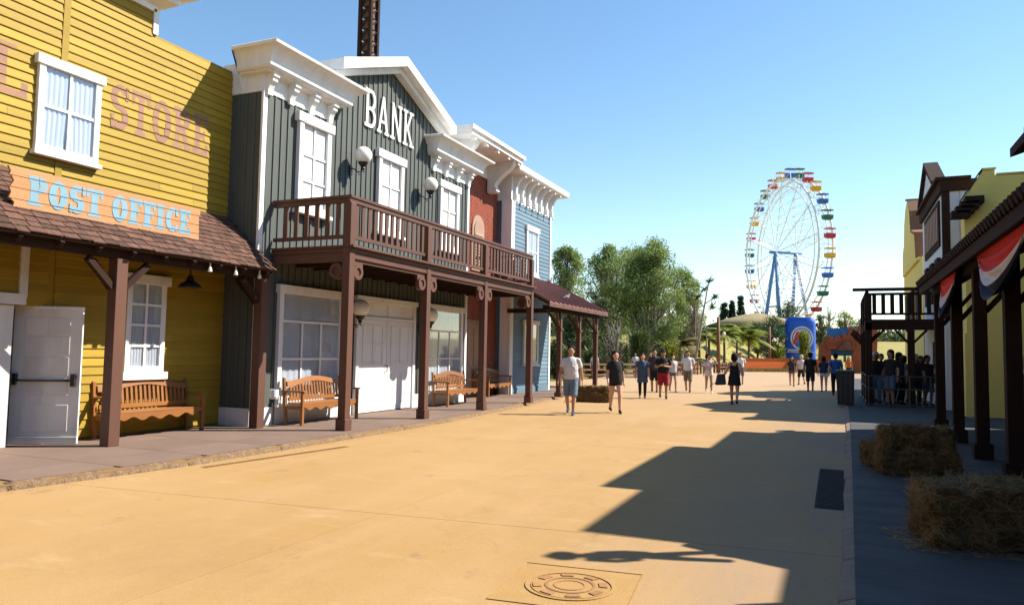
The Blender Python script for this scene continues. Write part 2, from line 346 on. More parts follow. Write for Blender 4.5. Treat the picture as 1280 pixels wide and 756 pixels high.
# ---- left pavement
EDGE = [(-8.5, -6), (-8.5, 3.5), (-8.15, 5.3), (-7.86, 7.5), (-7.84, 11.1), (-7.86, 14.7), (-8.2, 18.6), (-8.62, 22.5), (-8.85, 25), (-8.4, 27.5), (-8.3, 30.6), (-9.2, 31.6), (-14, 31.8)]
def edge_x(y):
    for (x0, y0), (x1, y1) in zip(EDGE, EDGE[1:]):
        if y0 <= y <= y1: return x0+(x1-x0)*(y-y0)/(y1-y0)
    return -8.3
walk = MB().prism([(-20, -6)]+[(x-0.1, y) for x, y in EDGE]+[(-20, 31.8)], 'z', -0.05, 0.066).build('sidewalk', M['joint'], fix=True)
tag(walk, 'reddish brown concrete pavement along the shop fronts', kind='structure')
y = -5.8
while y < 31:
    xe = min(edge_x(y), edge_x(y+1.25))-0.2; xs = [-12.6, -11.3, -10.1, -9.0, xe] if xe > -9.0 else [-12.6, -11.3, -10.1, xe]
    for a, b in zip(xs, xs[1:]):
        if y < 30.5: MB().box(a+.005, b-.005, y+.005, min(y+1.245, 31.3), 0.064, 0.08).build('slab', M['walkred'], walk)
    y += 1.25
def resample(pts, step):
    out = [Vector(pts[0])]
    for p, q in zip(pts, pts[1:]):
        p, q = Vector(p), Vector(q); n = max(1, round((q-p).length/step))
        out += [p+(q-p)*(i+1)/n for i in range(n)]
    return out
rk = random.Random(5)
P = resample(EDGE, 1.9)
NR = []
for i in range(len(P)):
    d = (P[min(i+1, len(P)-1)]-P[max(i-1, 0)]).normalized(); NR.append(Vector((-d.y, d.x)))
for i in range(len(P)-1):      # worn pebble-concrete kerb stones, each subdivided and roughened
    kb = bmesh.new(); n = 22; grid = []
    for j in range(n+1):
        t = 0.001+j/n*0.998; c = P[i].lerp(P[i+1], t); nn = NR[i].lerp(NR[i+1], t).normalized(); row = []
        for u, z in ((0.06, -0.03), (0.07, 0.015), (0.09, 0.045), (0.12, 0.07), (0.15, 0.08), (0.19, 0.082), (0.2, 0.06)):
            q = c+nn*u; s = noise.noise(Vector((q.x*5, q.y*5, z*9)))*0.014
            row.append(kb.verts.new((q.x-nn.x*s, q.y-nn.y*s, z+(s if z > 0.03 else 0))))
        grid.append(row)
    for j in range(n):
        for k in range(6): kb.faces.new((grid[j][k], grid[j+1][k], grid[j+1][k+1], grid[j][k+1]))
    kb.faces.new(grid[0]); kb.faces.new(grid[-1][::-1]); bmesh.ops.recalc_face_normals(kb, faces=kb.faces)
    me = bpy.data.meshes.new('kerb_stone'); kb.to_mesh(me); kb.free(); link('kerb_stone', me, M['kerb'], walk, smooth=True)
# ---- right pavement
RE = [(0.0, -8), (0.1, 5.4), (0.18, 10.8), (0.3, 19.8), (0.34, 27), (0.4, 60)]
rwalk = tag(MB().prism(RE+[(14, 60), (14, -8)], 'z', -0.05, 0.062).build('sidewalk', M['asphalt'], fix=True), 'dark grey asphalt pavement on the shaded side', kind='structure')
P = resample(RE[:5], 1.0)
for i in range(len(P)-1):
    a, b = P[i], P[i+1]; g = rk.uniform(0.004, 0.012); wob = [rk.uniform(-0.012, 0.012) for _ in range(4)]
    MB().hexa([(a.x-0.11+wob[0], a.y+g, -0.03), (b.x-0.11+wob[1], b.y-g, -0.03), (b.x+0.02, b.y-g, -0.03), (a.x+0.02, a.y+g, -0.03)],
              [(a.x-0.09+wob[2], a.y+g, 0.022), (b.x-0.09+wob[3], b.y-g, 0.022), (b.x+0.02, b.y-g, 0.058+wob[0]*.3), (a.x+0.02, a.y+g, 0.058)]).build('kerb_stone', M['kerbgrey'], rwalk, bevel=0.01)
# ---- loose grit on the street, thickest along the kerbs
gq = random.Random(21); gm = MB()
for i in range(4200):
    u = gq.random()
    if u < .7: y = gq.uniform(3, 24); x = edge_x(y)+abs(gq.gauss(0, .14))-.06
    elif u < .92: y = gq.uniform(4, 20); x = .02-abs(gq.gauss(0, .2))
    else: y = gq.uniform(2.5, 20); x = gq.uniform(-7.5, 0)
    s_ = gq.uniform(.002, .0055)*(1+.4*(u < .7)); a = gq.random()*6
    q = [(x+s_*math.cos(a+k*2.09), y+s_*math.sin(a+k*2.09), 0) for k in range(3)]
    gm.v += q+[(x, y, s_*.9)]; k = len(gm.v)-4; gm.f += [[k, k+1, k+3], [k+1, k+2, k+3], [k+2, k, k+3]]
tag(gm.build('grit', M['ochre']), 'loose grit scattered on the street and along the kerbs', 'grit', kind='stuff')
# ---- manhole, drains
mh = thing('manhole_cover', 'round ochre painted manhole cover in a square frame in the foreground street', 'manhole', (-1.69, 4.96, 0), rz=rad(6), local=True)
MB().box(-.44, .44, -.44, .44, -.012, .0015).build('frame', M['ochre'], mh)
for x0, x1, y0, y1 in ((-.45, .45, -.452, -.435), (-.45, .45, .435, .452), (-.452, -.435, -.434, .434), (.435, .452, -.434, .434)): MB().box(x0, x1, y0, y1, -.01, .0065).build('edge_bar', M['ochre'], mh)
def ring(mb, r0, r1, z0, z1, a0=0, a1=2*PI, n=32):
    for i in range(n):
        a, b = a0+(a1-a0)*i/n, a0+(a1-a0)*(i+1)/n
        q = [(r*math.cos(t), r*math.sin(t)) for r, t in ((r0, a), (r1, a), (r1, b), (r0, b))]
        mb.hexa([(x, y, z0) for x, y in q], [(x, y, z1) for x, y in q])
    return mb
ring(MB(), .285, .31, 0, .009).build('rim', M['ochre'], mh); ring(MB(), .0, .27, 0.001, .007).build('lid', M['ochre'], mh)
for r0, r1 in ((.095, .115), (.155, .175)): ring(MB(), r0, r1, .005, .011).build('ridge', M['rust'], mh)
for k in range(8): ring(MB(), .2, .255, .005, .0135, k*PI/4+.1, k*PI/4+.5, 5).build('ridge', M['rust'], mh)
dr = thing('drain_cover', 'dark rectangular drain grate in the shaded street beside the right kerb', 'drain', (-.06, 10.2, 0))
MB().box(-.23, .09, 8.65, 11.65, -.05, .004).build('plate', M['dark'], dr)
for i in range(38): MB().box(-.21, .07, 8.7+i*.078, 8.74+i*.078, .003, .011).build('bar', M['grate'], dr)
dl = thing('drain_channel', 'long narrow slot drain in the sunlit street beside the left kerb', 'drain', (-7.6, 8.8, 0))
MB().hexa([(-7.72, 7.5, -.01), (-7.6, 7.5, -.01), (-7.28, 10.2, -.01), (-7.40, 10.2, -.01)], [(-7.72, 7.5, .004), (-7.6, 7.5, .004), (-7.28, 10.2, .004), (-7.40, 10.2, .004)]).build('channel', M['rust'], dl)
for i in range(52):
    t = i/52; MB().box(-7.705+.32*t, -7.615+.32*t, 7.52+2.7*t, 7.545+2.7*t, .004, .008).build('bar', M['joint'], dl)

# ================================================================== lettering (flat print built as thin raised paint)
def R4(x0, x1, y0, y1): return [(x0, y0), (x1, y0), (x1, y1), (x0, y1)]
def arc(cx, cy, rx, ry, a0, a1, t, n=14, tx=None):
    o = []; tx = tx or t
    for i in range(n):
        a, b = rad(a0+(a1-a0)*i/n), rad(a0+(a1-a0)*(i+1)/n)
        q = [(cx+(rx-k*tx)*math.cos(s), cy+(ry-k*t)*math.sin(s)) for k, s in ((0, a), (0, b), (1, b), (1, a))]
        o.append(q if a1 > a0 else q[::-1])
    return o
def ln(x0, y0, x1, y1, t): return [(x0-t/2, y0), (x0+t/2, y0), (x1+t/2, y1), (x1-t/2, y1)]
def glyph(c, t, s):
    """slab-serif letters: t stroke, s serif height; unit height; returns width, convex polygons"""
    h = t*0.72
    if c == 'P': return .66, [R4(.08, .08+t, s, 1-s), R4(0, .2+t, 0, s), R4(0, .36, 1-h, 1), R4(.08+t, .36, .42, .42+h)]+arc(.36, .71, .3, .29, -90, 90, h, 10, t)
    if c == 'R': return .7, [R4(.08, .08+t, s, 1-s), R4(0, .16+t, 0, s), R4(0, .36, 1-h, 1), R4(.08+t, .36, .46, .46+h), ln(.56, s, .4, .46, t), R4(.46, .72, 0, s)]+arc(.36, .73, .28, .27, -90, 90, h, 10, t)
    if c == 'B': return .66, [R4(.08, .08+t, s, 1-s), R4(0, .36, 0, h), R4(0, .36, 1-h, 1), R4(.08+t, .36, .5-h/2, .5+h/2)]+arc(.36, .25+h*.25, .3, .25+h*.25, -90, 90, h, 10, t)+arc(.36, .75-h*.25, .27, .25+h*.25, -90, 90, h, 10, t)
    if c == 'O': return .68, arc(.34, .5, .34, .5, 0, 360, h, 26, t)
    if c == 'C': return .64, arc(.34, .5, .34, .5, 48, 312, h, 20, t)+[R4(.5, .62, .66, .95), R4(.5, .62, .05, .28)]
    if c == 'S': return .6, arc(.3, .5+.25-h*.25, .3, .25+h*.25, 25, 270, h, 14, t)+arc(.3, .25+h*.25, .3, .25+h*.25, 90, -155, h, 14, t)+[R4(.48, .58, .68, .98), R4(.02, .12, .02, .32)]
    if c == 'T': return .66, [R4(.33-t/2, .33+t/2, s, 1-h), R4(0, .66, 1-h, 1), R4(.33-t*.9, .33+t*.9, 0, s), R4(0, .1, .68, 1-h), R4(.56, .66, .68, 1-h)]
    if c == 'F': return .6, [R4(.08, .08+t, s, 1-h), R4(0, .2+t, 0, s), R4(0, .6, 1-h, 1), R4(.08+t, .42, .46, .46+h*.9), R4(.5, .6, .7, 1-h), R4(.4, .48, .38, .62)]
    if c == 'E': return .62, [R4(.08, .08+t, h, 1-h), R4(0, .62, 0, h), R4(0, .6, 1-h, 1), R4(.08+t, .42, .5-h*.45, .5+h*.45), R4(.5, .6, .7, 1-h), R4(.52, .62, h, .3), R4(.4, .48, .38, .62)]
    if c == 'I': return .4, [R4(.2-t/2, .2+t/2, s, 1-s), R4(0, .4, 0, s), R4(0, .4, 1-s, 1)]
    if c == 'L': return .6, [R4(.08, .08+t, h, 1-s), R4(0, .6, 0, h), R4(0, .2+t, 1-s, 1), R4(.5, .6, h, .32)]
    if c == 'A': return .74, [ln(.12, s, .37, 1, t*.9), ln(.62, s, .37, 1, t), R4(.2, .55, .28, .28+h*.8), R4(0, .26, 0, s), R4(.48, .76, 0, s)]
    if c == 'N': return .76, [R4(.1, .1+t*.8, s, 1), R4(.6, .6+t*.8, 0, 1-s), ln(.64, 0, .14, 1, t), R4(0, .1+t*1.4, 0, s), R4(.5, .76, 1-s, 1)]
    if c == 'K': return .74, [R4(.08, .08+t, s, 1-s), R4(0, .18+t, 0, s), R4(0, .18+t, 1-s, 1), ln(.1+t, .42, .55, 1-s, t*.9), ln(.6, s, .26, .55, t), R4(.42, .72, 1-s, 1), R4(.46, .76, 0, s)]
    return .35, []
def layout(text, y0, y1, t, s, gap=.1, space=.35):
    """letters spread between y0 and y1 (world Y); yields letter, polygons in (y, unit height)"""
    tot = 0; out = []
    for c in text:
        if c == ' ': tot += space; continue
        wd, pl = glyph(c, t, s); out.append((c, tot, pl)); tot += wd+gap
    k = (y1-y0)/(tot-gap)
    return [(c, [[(y0+(o+x)*k, v) for x, v in q] for q in pl]) for c, o, pl in out]
def clipz(q, z0, z1):
    for lim, sg in ((z0, 1), (z1, -1)):
        o = []
        for i in range(len(q)):
            a, b = q[i], q[(i+1) % len(q)]; ia, ib = (a[1]-lim)*sg >= 0, (b[1]-lim)*sg >= 0
            if ia: o.append(a)
            if ia != ib:
                t = (lim-a[1])/(b[1]-a[1]); o.append((a[0]+(b[0]-a[0])*t, lim))
        q = o
        if len(q) < 3: return None
    return q

# ================================================================== facade helpers (facades face +X)
CQ = random.Random(17)
def clap(parent, m, X, segs, z0, z1, h, name='clapboard', top=None):
    z = z0
    while z < z1-0.02:
        hh = min(h, z1-z)
        sg_ = []
        for a, b in segs(z) if callable(segs) else segs:     # boards butt at staggered joints
            while b-a > 3.2:
                c = a+CQ.uniform(1.4, 3.0)
                if b-c < .6: break
                sg_.append((a, c-.002)); a = c+.002
            sg_.append((a, b))
        for a, b in sg_:
            MB().prism([(X, z), (X+.03, z+.002), (X+.031, z+.012), (X+.011, z+hh+.003), (X, z+hh)], 'y', a, b).build(name, m, parent, fix=True)
        z += h
def curtain(parent, X, y0, y1, z0, z1, gap=0.0, m='curtain', seed=0):
    r = random.Random(seed); ym = (y0+y1)/2
    for s, (a, b) in enumerate(((y0, ym), (ym, y1))):
        mb = MB(); n = 28; ph = r.random()*6; rows = []
        for k in range(6):
            v = k/5; z = z1+(z0-z1)*v; row = []
            for i in range(n+1):
                u = i/n; yy = a+(b-a)*u
                if gap: yy = (a+(b-gap*v*v-a)*u) if s == 0 else (b-(b-(a+gap*v*v))*(1-u))
                row.append((X+.009*math.sin(u*n*1.1+ph+.3*math.sin(v*3))+.005*math.sin(u*n*2.3+ph*2), yy, z))
            rows.append(row)
        i0 = 0
        for row in rows: mb.v += row
        for k in range(5):
            for i in range(n): q = k*(n+1)+i; mb.f.append([q, q+n+1, q+n+2, q+1])
        mb.build('curtain', M[m], parent, smooth=True)
def window(parent, X, y0, y1, z0, z1, ys, zs, cas=.09, head=.14, over=.05, sill=.07, m='white', gap=0.0, seed=0, panel=None, d=.075, transom=False):
    """ys, zs: muntin positions as fractions (inside the casing); panel: solid white panes instead of glass"""
    mb = MB()
    a, b, c, e = y0+cas, y1-cas, z0+cas, z1-head
    mb.box(X, X+d, y0, a, z0, z1-head); mb.box(X, X+d, b, y1, z0, z1-head); mb.box(X, X+d-.004, a, b, z0, c)
    w_ = mb.build('window', M[m], parent, bevel=.006)
    MB().box(X, X+d+.03, y0-over, y1+over, z1-head, z1).build('head_board', M[m], w_, bevel=.008)
    if sill: MB().box(X, X+d+.05, y0-over*.8, y1+over*.8, z0-sill, z0).build('sill', M[m], w_, bevel=.008)
    MB().box(X+.004, X+.014, a, b, c, e).build('backing', M['dark' if not panel else m], w_)
    Y = [a]+[a+(b-a)*k for k in ys]+[b]; Z = [c]+[c+(e-c)*k for k in zs]+[e]; mw = .022
    for k in Y[1:-1]: MB().box(X+.03, X+.062, k-mw, k+mw, c, Z[-2] if transom else e).build('muntin', M[m], w_)
    for k in Z[1:-1]: MB().box(X+.03, X+.059, a, b, k-mw, k+mw).build('muntin', M[m], w_)
    for i in range(len(Y)-1):
        for j in range(len(Z)-1):
            if transom and j == len(Z)-2 and i: continue
            p, q = Y[i]+(mw if i else 0), Y[i+1]-(mw if i < len(Y)-2 else 0); r_, s_ = Z[j]+(mw if j else 0), Z[j+1]-(mw if j < len(Z)-2 else 0)
            if transom and j == len(Z)-2: p, q = a, b
            if panel: MB().prism([(p+.012, r_+.012), (q-.012, r_+.012), (q-.012, s_-.012), (p+.012, s_-.012)], 'x', X+.014, X+.032).build('pane', M[panel], w_, bevel=.008)
            else: MB().box(X+.044, X+.048, p, q, r_, s_).build('pane', M['glass'], w_)
    if not panel: curtain(w_, X+.028, a, b, c, e, gap, seed=seed)
    return w_
def sweep(mb, Xf, Xb, Y0, Y1, prof, k0=1.0):
    """moulding round three sides; prof: (offset, z) from bottom to top"""
    rows = []
    for o, z in prof: rows.append([(Xb, Y0-o*k0, z), (Xf+o, Y0-o*k0, z), (Xf+o, Y1+o, z), (Xb, Y1+o, z)])
    for r0, r1 in zip(rows, rows[1:]):
        for k in range(3): mb.poly([r0[k], r0[k+1], r1[k+1], r1[k]])
    mb.poly(rows[-1]); mb.poly(rows[0][::-1])
    for k, fl in ((0, True), (3, False)): mb.poly([r[k] for r in rows], flip=fl)
    return mb
def cove(o0, z0, o1, z1, n=7):
    return [(o0+(o1-o0)*(1-math.cos(PI/2*i/n)), z0+(z1-z0)*math.sin(PI/2*i/n)) for i in range(n+1)]
# ================================================================== yellow store building (left, nearest)
XY = -11.07
yb = thing('store_building', 'mustard yellow clapboard store building with a shingled porch at left', 'building', (-13.5, 6.5, 0))
MB().box(-17, XY, 2, 5.75, 0, 2.16).box(-17, XY, 7.55, 11.14, 0, 2.16).box(-17, -11.7, 5.75, 7.55, 0, 2.16).box(-17, XY, 2, 11.14, 2.16, 7.1).box(-17, XY-.004, 2, 9.2, 7.1, 7.7).build('wall', M['yellow'], yb)
clap(yb, M['yellow'], XY, lambda z: [(2, 5.75), (7.68, 11.14)] if z < 2.1 else [(2, 7.56), (7.68, 11.14)] if z < 7.0 else [(2, 7.56), (7.68, 9.2)], .11, 7.62, .1415)
MB().box(XY, XY+.036, 7.565, 7.675, 3.5, 7.55).build('seam_board', M['yellow'], yb)
MB().box(XY+.001, XY+.05, 9.2, 9.3, 7.1, 7.55).box(-17, XY, 9.2, 9.29, 7.1, 7.55).build('corner_board', M['white'], yb)
MB().box(XY, XY+.06, 7.12, 7.24, 2.26, 3.3).build('door_post', M['whiteworn'], yb)
cn = sweep(MB(), XY, -17, 2, 9.2, [(.05, 7.5), (.05, 7.6), (.3, 7.68), (.33, 7.78), (.36, 7.78), (.55, 7.86), (.56, 8.1), (.5, 8.12)]).build('cornice', M['white'], yb, fix=True)
window(yb, XY+.02, 7.2, 8.24, 4.5, 5.97, [.5], [.5], cas=.1, head=.15, gap=.05, seed=2)
window(yb, XY+.02, 8.92, 9.72, 1.13, 2.82, [.5], [.25, .5, .75], cas=.1, head=.17, over=.07, sill=.13, seed=4)
# door frame and open door
MB().box(XY, XY+.07, 5.7, 7.22, 2.16, 2.32).box(XY-.1, XY+.03, 7.551, 7.67, .08, 2.16).build('door_frame', M['whiteworn'], yb)
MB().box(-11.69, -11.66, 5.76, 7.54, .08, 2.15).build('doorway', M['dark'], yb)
MB().box(XY-.06, XY-.01, 5.76, 7.1, .08, 2.15).build('door', M['whiteworn'], yb, bevel=.006)
A, B = Vector((-11.42, 7.34, 0)), Vector((-10.6, 7.86, 0)); dl_ = (B-A).length
door = thing('open_door', 'open white panelled door with a black push bar on the yellow porch', 'door', (A.x, A.y, .09), rz=math.atan2(B.y-A.y, B.x-A.x), local=True)
L = dl_
MB().box(0, L, -.022, .022, 0, 2.03).build('leaf', M['whiteworn'], door, bevel=.004)
for x0, x1 in ((.17, .47), (.5, .8)):
    for z0, z1 in ((.72, .98), (1.02, 1.3), (1.34, 1.62), (1.62+.03, 1.9)):
        MB().box(x0, x1, -.03, -.021, z0, z1).build('panel', M['whiteworn'], door, bevel=.004)
MB().box(.17, .82, -.03, -.021, .18, .58).build('panel', M['whiteworn'], door, bevel=.005)
MB().box(.0, L, -.036, -.021, .0, .1).build('kick_plate', M['whiteworn'], door, bevel=.003)
MB().box(.0, L, -.04, .03, 2.03, 2.07).build('top_strip', M['steel'], door)
pb = MB().tube([(.08, -.08, .95), (L-.08, -.08, .95)], .017, 8).box(.05, .1, -.1, -.02, .88, 1.05).box(L-.11, L-.05, -.1, -.02, .86, 1.05).tube([(L-.08, -.07, .95), (L-.03, -.07, 1.02)], .014, 6)
pb.build('push_bar', M['iron'], door)
# porch
for yy in (4.9, 7.94, 11.03):
    po = MB().box(-10.1, -9.91, yy-.095, yy+.095, .08, 2.9).build('porch_post', M['brown'], yb, bevel=.008)
    for s in (-1, 1):
        if yy > 11 and s > 0: continue
        MB().bar((-10.005, yy+s*.09, 2.45), (-10.005, yy+s*.52, 2.86), .09, .09).build('brace', M['darkbrown'], po)
    MB().bar((-10.09, yy, 2.4), (-10.6, yy, 2.9), .09, .09).build('brace', M['darkbrown'], po)
MB().box(-10.09, -9.92, 3.2, 11.12, 2.9, 3.07).build('porch_beam', M['darkbrown'], yb)
RA, RB = Vector((-11.04, 0, 4.13)), Vector((-9.78, 0, 3.06)); rd = (RB-RA).normalized(); rn = Vector((-rd.z, 0, rd.x)); rlen = (RB-RA).length
if rn.z < 0: rn = -rn
roof = MB().hexa([(p.x, 3.2, p.z) for p in (RA-rn*.05, RB-rn*.05, RB-rn*.012, RA-rn*.012)], [(p.x, 11.12, p.z) for p in (RA-rn*.05, RB-rn*.05, RB-rn*.012, RA-rn*.012)]).build('porch_roof', M['underlay'], yb, fix=True)
MB().prism([(-10.24, 3.0), (-9.86, 3.0), (-9.86, 3.1), (-10.24, 3.43)], 'y', 11.122, 11.15).build('sun_stop_board', M['darkbrown'], yb, fix=True)  # added board, stops a sun sliver from reaching the porch wall
for k in range(14):
    yy = 3.4+k*.58; MB().bar((RA.x+.1, yy, RA.z-.14), (RB.x-.02, yy, RB.z-.1), .06, .09).build('rafter', M['darkbrown'], yb)
pitch = math.atan2(-rd.z, rd.x)
widths = (.17, .205, .24); smesh = []
for wd in widths:
    me = MB().hexa([(0, -wd/2, 0), (.23, -wd/2, 0), (.23, wd/2, 0), (0, wd/2, 0)], [(0, -wd/2, .006), (.23, -wd/2+.004, .019), (.23, wd/2-.004, .019), (0, wd/2, .006)]).mesh('shingle'); smesh.append(me)
rq = random.Random(11); rest = MB(); cnt = 0; cand = []
nrow = 12; ex = rlen/nrow
for k in range(nrow):
    yy = 3.25+rq.random()*.1
    while yy < 11.05:
        i = rq.randrange(3); wd = widths[i]; cand.append((k, yy+wd/2, i, rq.uniform(-.02, .02), rq.uniform(-.025, .025), rq.uniform(0, .006))); yy += wd+.006
def near(c): return (c[0] <= 4 and 5.6 < c[1] < 6.4) or (c[0] >= 5 and c[1] > 5.6) or (c[0] < 5 and c[1] > 9.4)
shown = [c for c in cand if near(c)]; cand2 = [c for c in cand if not near(c)]
if len(shown) > 296: cand2 += shown[296:]; shown = shown[:296]
def shpos(c): return RA+rd*(c[0]*ex-.07+c[3])+rn*c[5]
for c in shown:
    p = shpos(c); piece('shingle', smesh[c[2]], M['shingle'], roof, (p.x, c[1], p.z), (0, pitch-.045, c[4]))
for c in cand2:
    p = shpos(c); rm = Matrix.Rotation(c[4], 3, 'Z') @ Matrix.Rotation(pitch-.045, 3, 'Y'); i0 = len(rest.v)
    me = smesh[c[2]]; rest.v += [tuple(rm @ v.co+Vector((p.x, c[1], p.z))) for v in me.vertices]; rest.f += [[i0+k for k in f.vertices] for f in me.polygons]
tag(rest.build('shingles', M['shingle'], roof), kind='stuff')
# painted store name on the boards: "...AL STORE"
def boardpaint(text, ya, yb_, z0, z1):
    for c, pl in layout(text, ya, yb_, .2, .11, gap=.09):
        mb = MB()
        for j, q in enumerate(pl):
            q = [(a, z0+v*(z1-z0)) for a, v in q]; k0 = int((z0-.11)/.1415)
            for k in range(k0, k0+9):
                b0 = .11+k*.1415; s = clipz(q, b0+.016, b0+.1405)
                if s: mb.poly([(XY+.031-.02*(z-b0)/.1415+.0025+.0003*j, a, z) for a, z in s])
        if mb.f:
            o = mb.build('painted_letter', M['pink'], yb)
boardpaint('GENERAL', 2.2, 7.08, 5.2, 5.98); boardpaint('STORE', 8.46, 10.56, 5.2, 5.98)
# post office sign: thick planks with split ends
sg = thing('post_office_sign', 'orange plank sign with blue POST OFFICE lettering on the shingled roof', 'sign', (-10.2, 8, 3.42))
zz = [3.425, 3.545, 3.70, 3.86, 3.985]; rq = random.Random(2)
for i in range(4):
    y0 = 6.36+[.05, .0, .03, -.02][i]; y1 = 9.62+rq.uniform(-.02, .03); z0, z1 = zz[i]+.003, zz[i+1]-.003
    pts = [(y0+rq.uniform(-.02, .02), z0), (y1, z0), (y1+rq.uniform(-.02, .01), z1), (y0+rq.uniform(-.02, .02), z1), (y0+.035, (z0+z1)/2+rq.uniform(-.02, .02))]
    MB().prism(pts, 'x', -10.225, -10.19).build('plank', M['plankorange'], sg, bevel=.004, fix=True)
for yy in (6.9, 8.1, 9.2): MB().bar((-10.24, yy, 3.44), (-10.24, yy, 3.95), .05, .03).bar((-10.24, yy, 3.9), (-10.62, yy, 3.82), .03, .03).build('bracket', M['darkbrown'], sg)
for word, a, b in (('POST', 6.62, 7.76), ('OFFICE', 7.92, 9.44)):
    for c, pl in layout(word, a, b, .27, .15, gap=.055):
        mb = MB()
        for j, q in enumerate(pl):
            for i in range(4):
                s = clipz([(y_, 3.5+v*.41) for y_, v in q], zz[i]+.006, zz[i+1]-.006)
                if s: mb.prism(s, 'x', -10.19, -10.187+.0003*j)
        mb.build('letter', M['skyblue'], sg, fix=True)
# barn lamp and eave lamps
bl = thing('barn_lamp', 'black metal barn lamp hanging above the small yellow-wall window', 'lamp', (-10.5, 9.78, 2.62), local=True)
MB().lathe([(.2, 0), (.205, .012), (.16, .07), (.07, .13), (.05, .2), (.03, .22)], seg=20).build('shade', M['iron'], bl, smooth=False)
MB().tube([(0, 0, .2), (0, 0, .4), (-.06, 0, .62)], .014, 8).build('stem', M['iron'], bl)
for yy in (9.6, 10.2, 10.8):
    q = thing('eave_lamp', 'small white lamp under the porch eave, ' + {9.6: 'nearest the barn lamp', 10.2: 'middle of the three', 10.8: 'closest to the bank corner post'}[yy], 'lamp', (-9.86, yy, 2.93), group='small lamps under the porch eave', local=True)
    MB().lathe([(.03, -.06), (.04, -.05), (.03, 0), (.015, .03), (.012, .13)], seg=10).build('shade', M['glasslamp'], q)

# ================================================================== bank
XB = -10.27
bk = thing('bank_building', 'grey green board-and-batten bank with white cornices, gable and brown balcony', 'building', (-13.5, 15.6, 0))
MB().box(-17, XB, 11.17, 20.08, 0, 7.0).prism([(13.3, 6.99), (18.25, 6.99), (18.25, 7.75), (15.75, 8.68), (13.3, 7.75)], 'x', -17, XB-.002).build('wall', M['green'], bk, fix=True)
def gz(y): return 7.75+(8.68-7.75)*(1-abs(y-15.76)/2.46) if 13.3 < y < 18.25 else 6.95
yy = 11.3
while yy < 20.0:
    MB().box(XB-.01, XB+.024, yy-.02, yy+.02, .42, gz(yy)-.02).build('batten', M['green'], bk); yy += .2
xx = XB-.2
while xx > -11.1:
    MB().box(xx-.02, xx+.02, 11.146, 11.171, .42, 6.6).build('batten', M['green'], bk); xx -= .2
MB().box(XB-.02, XB+.035, 11.135, 11.25, .42, 6.62).build('corner_board', M['white'], bk)
MB().box(XB-.02, XB+.035, 19.98, 20.1, .42, 6.62).build('corner_board', M['white'], bk)
for a, b in ((11.16, 14.32), (17.08, 20.09)): MB().box(XB-.01, XB+.045, a, b, .08, .42).build('skirting', M['white'], bk, bevel=.006)
MB().box(-11.04, XB-.012, 11.12, 11.168, .08, .42).build('skirting', M['white'], bk)
# wing cornices
prof = [(.03, 6.62), (.03, 6.96), (.2, 6.97), (.22, 7.0), (.3, 7.01), (.33, 7.04)]+[(.34+.24*(1-math.cos(PI/2*i/8)), 7.05+.33*math.sin(PI/2*i/8)) for i in range(9)]+[(.6, 7.39), (.62, 7.44), (.58, 7.46)]
for a, b in ((11.16, 13.28), (17.72, 20.06)):
    cw = sweep(MB(), XB, -10.78, a, b, prof, .62).build('cornice', M['white'], bk, fix=True)
    MB().box(-11.3, -10.781, a-.03, b, 6.62, 7.25).build('cornice_back', M['white'], cw)
    n = 4
    for i in range(n):
        yc = a+.1+(b-a-.2)*i/(n-1)
        MB().prism([(XB+.03, 6.56), (XB+.09, 6.56), (XB+.1, 6.68), (XB+.14, 6.76), (XB+.2, 6.82), (XB+.2, 7.0), (XB+.03, 7.0)], 'y', yc-.07, yc+.07).build('bracket', M['white'], cw, fix=True)
        MB().box(XB+.03, XB+.24, yc-.085, yc+.085, 6.9, 7.02).build('bracket_cap', M['white'], cw, bevel=.01)
# gable bargeboards
ap = (15.76, 8.98); e0, e1 = (13.14, 7.96), (18.42, 7.94)
for e, s in ((e0, 1), (e1, -1)):
    pts = [(e[0], e[1]-.22), (ap[0], ap[1]-.24), (ap[0], ap[1]), (e[0]-.0, e[1]+.03)]
    bb = MB().prism(pts, 'x', -17, XB+.42).build('gable_roof', M['white'], bk, fix=True)
    pts = [(e[0]+s*.06, e[1]-.34), (ap[0], ap[1]-.4), (ap[0], ap[1]-.24), (e[0]+s*.02, e[1]-.22)]
    MB().prism(pts, 'x', XB+.02, XB+.22).build('frieze', M['white'], bb, fix=True)
for c, pl in layout('BANK', 14.5, 16.72, .125, .07, gap=.12):
    mb = MB()
    for j, q in enumerate(pl): mb.prism([(y_, 6.9+v*.93) for y_, v in q], 'x', XB+.026, XB+.052+.0005*j)
    mb.build('letter', M['white'], bk, fix=True)
# upper windows (white panelled)
for i, (a, b, z0, z1) in enumerate(((12.14, 13.2, 4.46, 6.5), (15.08, 16.22, 4.46, 6.48), (18.16, 19.3, 4.46, 6.4))):
    window(bk, XB+.02, a, b, z0, z1, [.5], [.36, .5, .62] if 0 else [.3, .62], cas=.13, head=.2, over=.07, sill=.08, panel='white', d=.1)
# lower windows with curtains
for i, (a, b) in enumerate(((11.74, 13.84), (17.56, 19.72))):
    window(bk, XB+.02, a, b, .5, 2.86, [.335, .665], [.36, .68] if 0 else [.36, .73], cas=.12, head=.17, over=.04, sill=.08, seed=10+i, gap=.0, d=.09, transom=True)
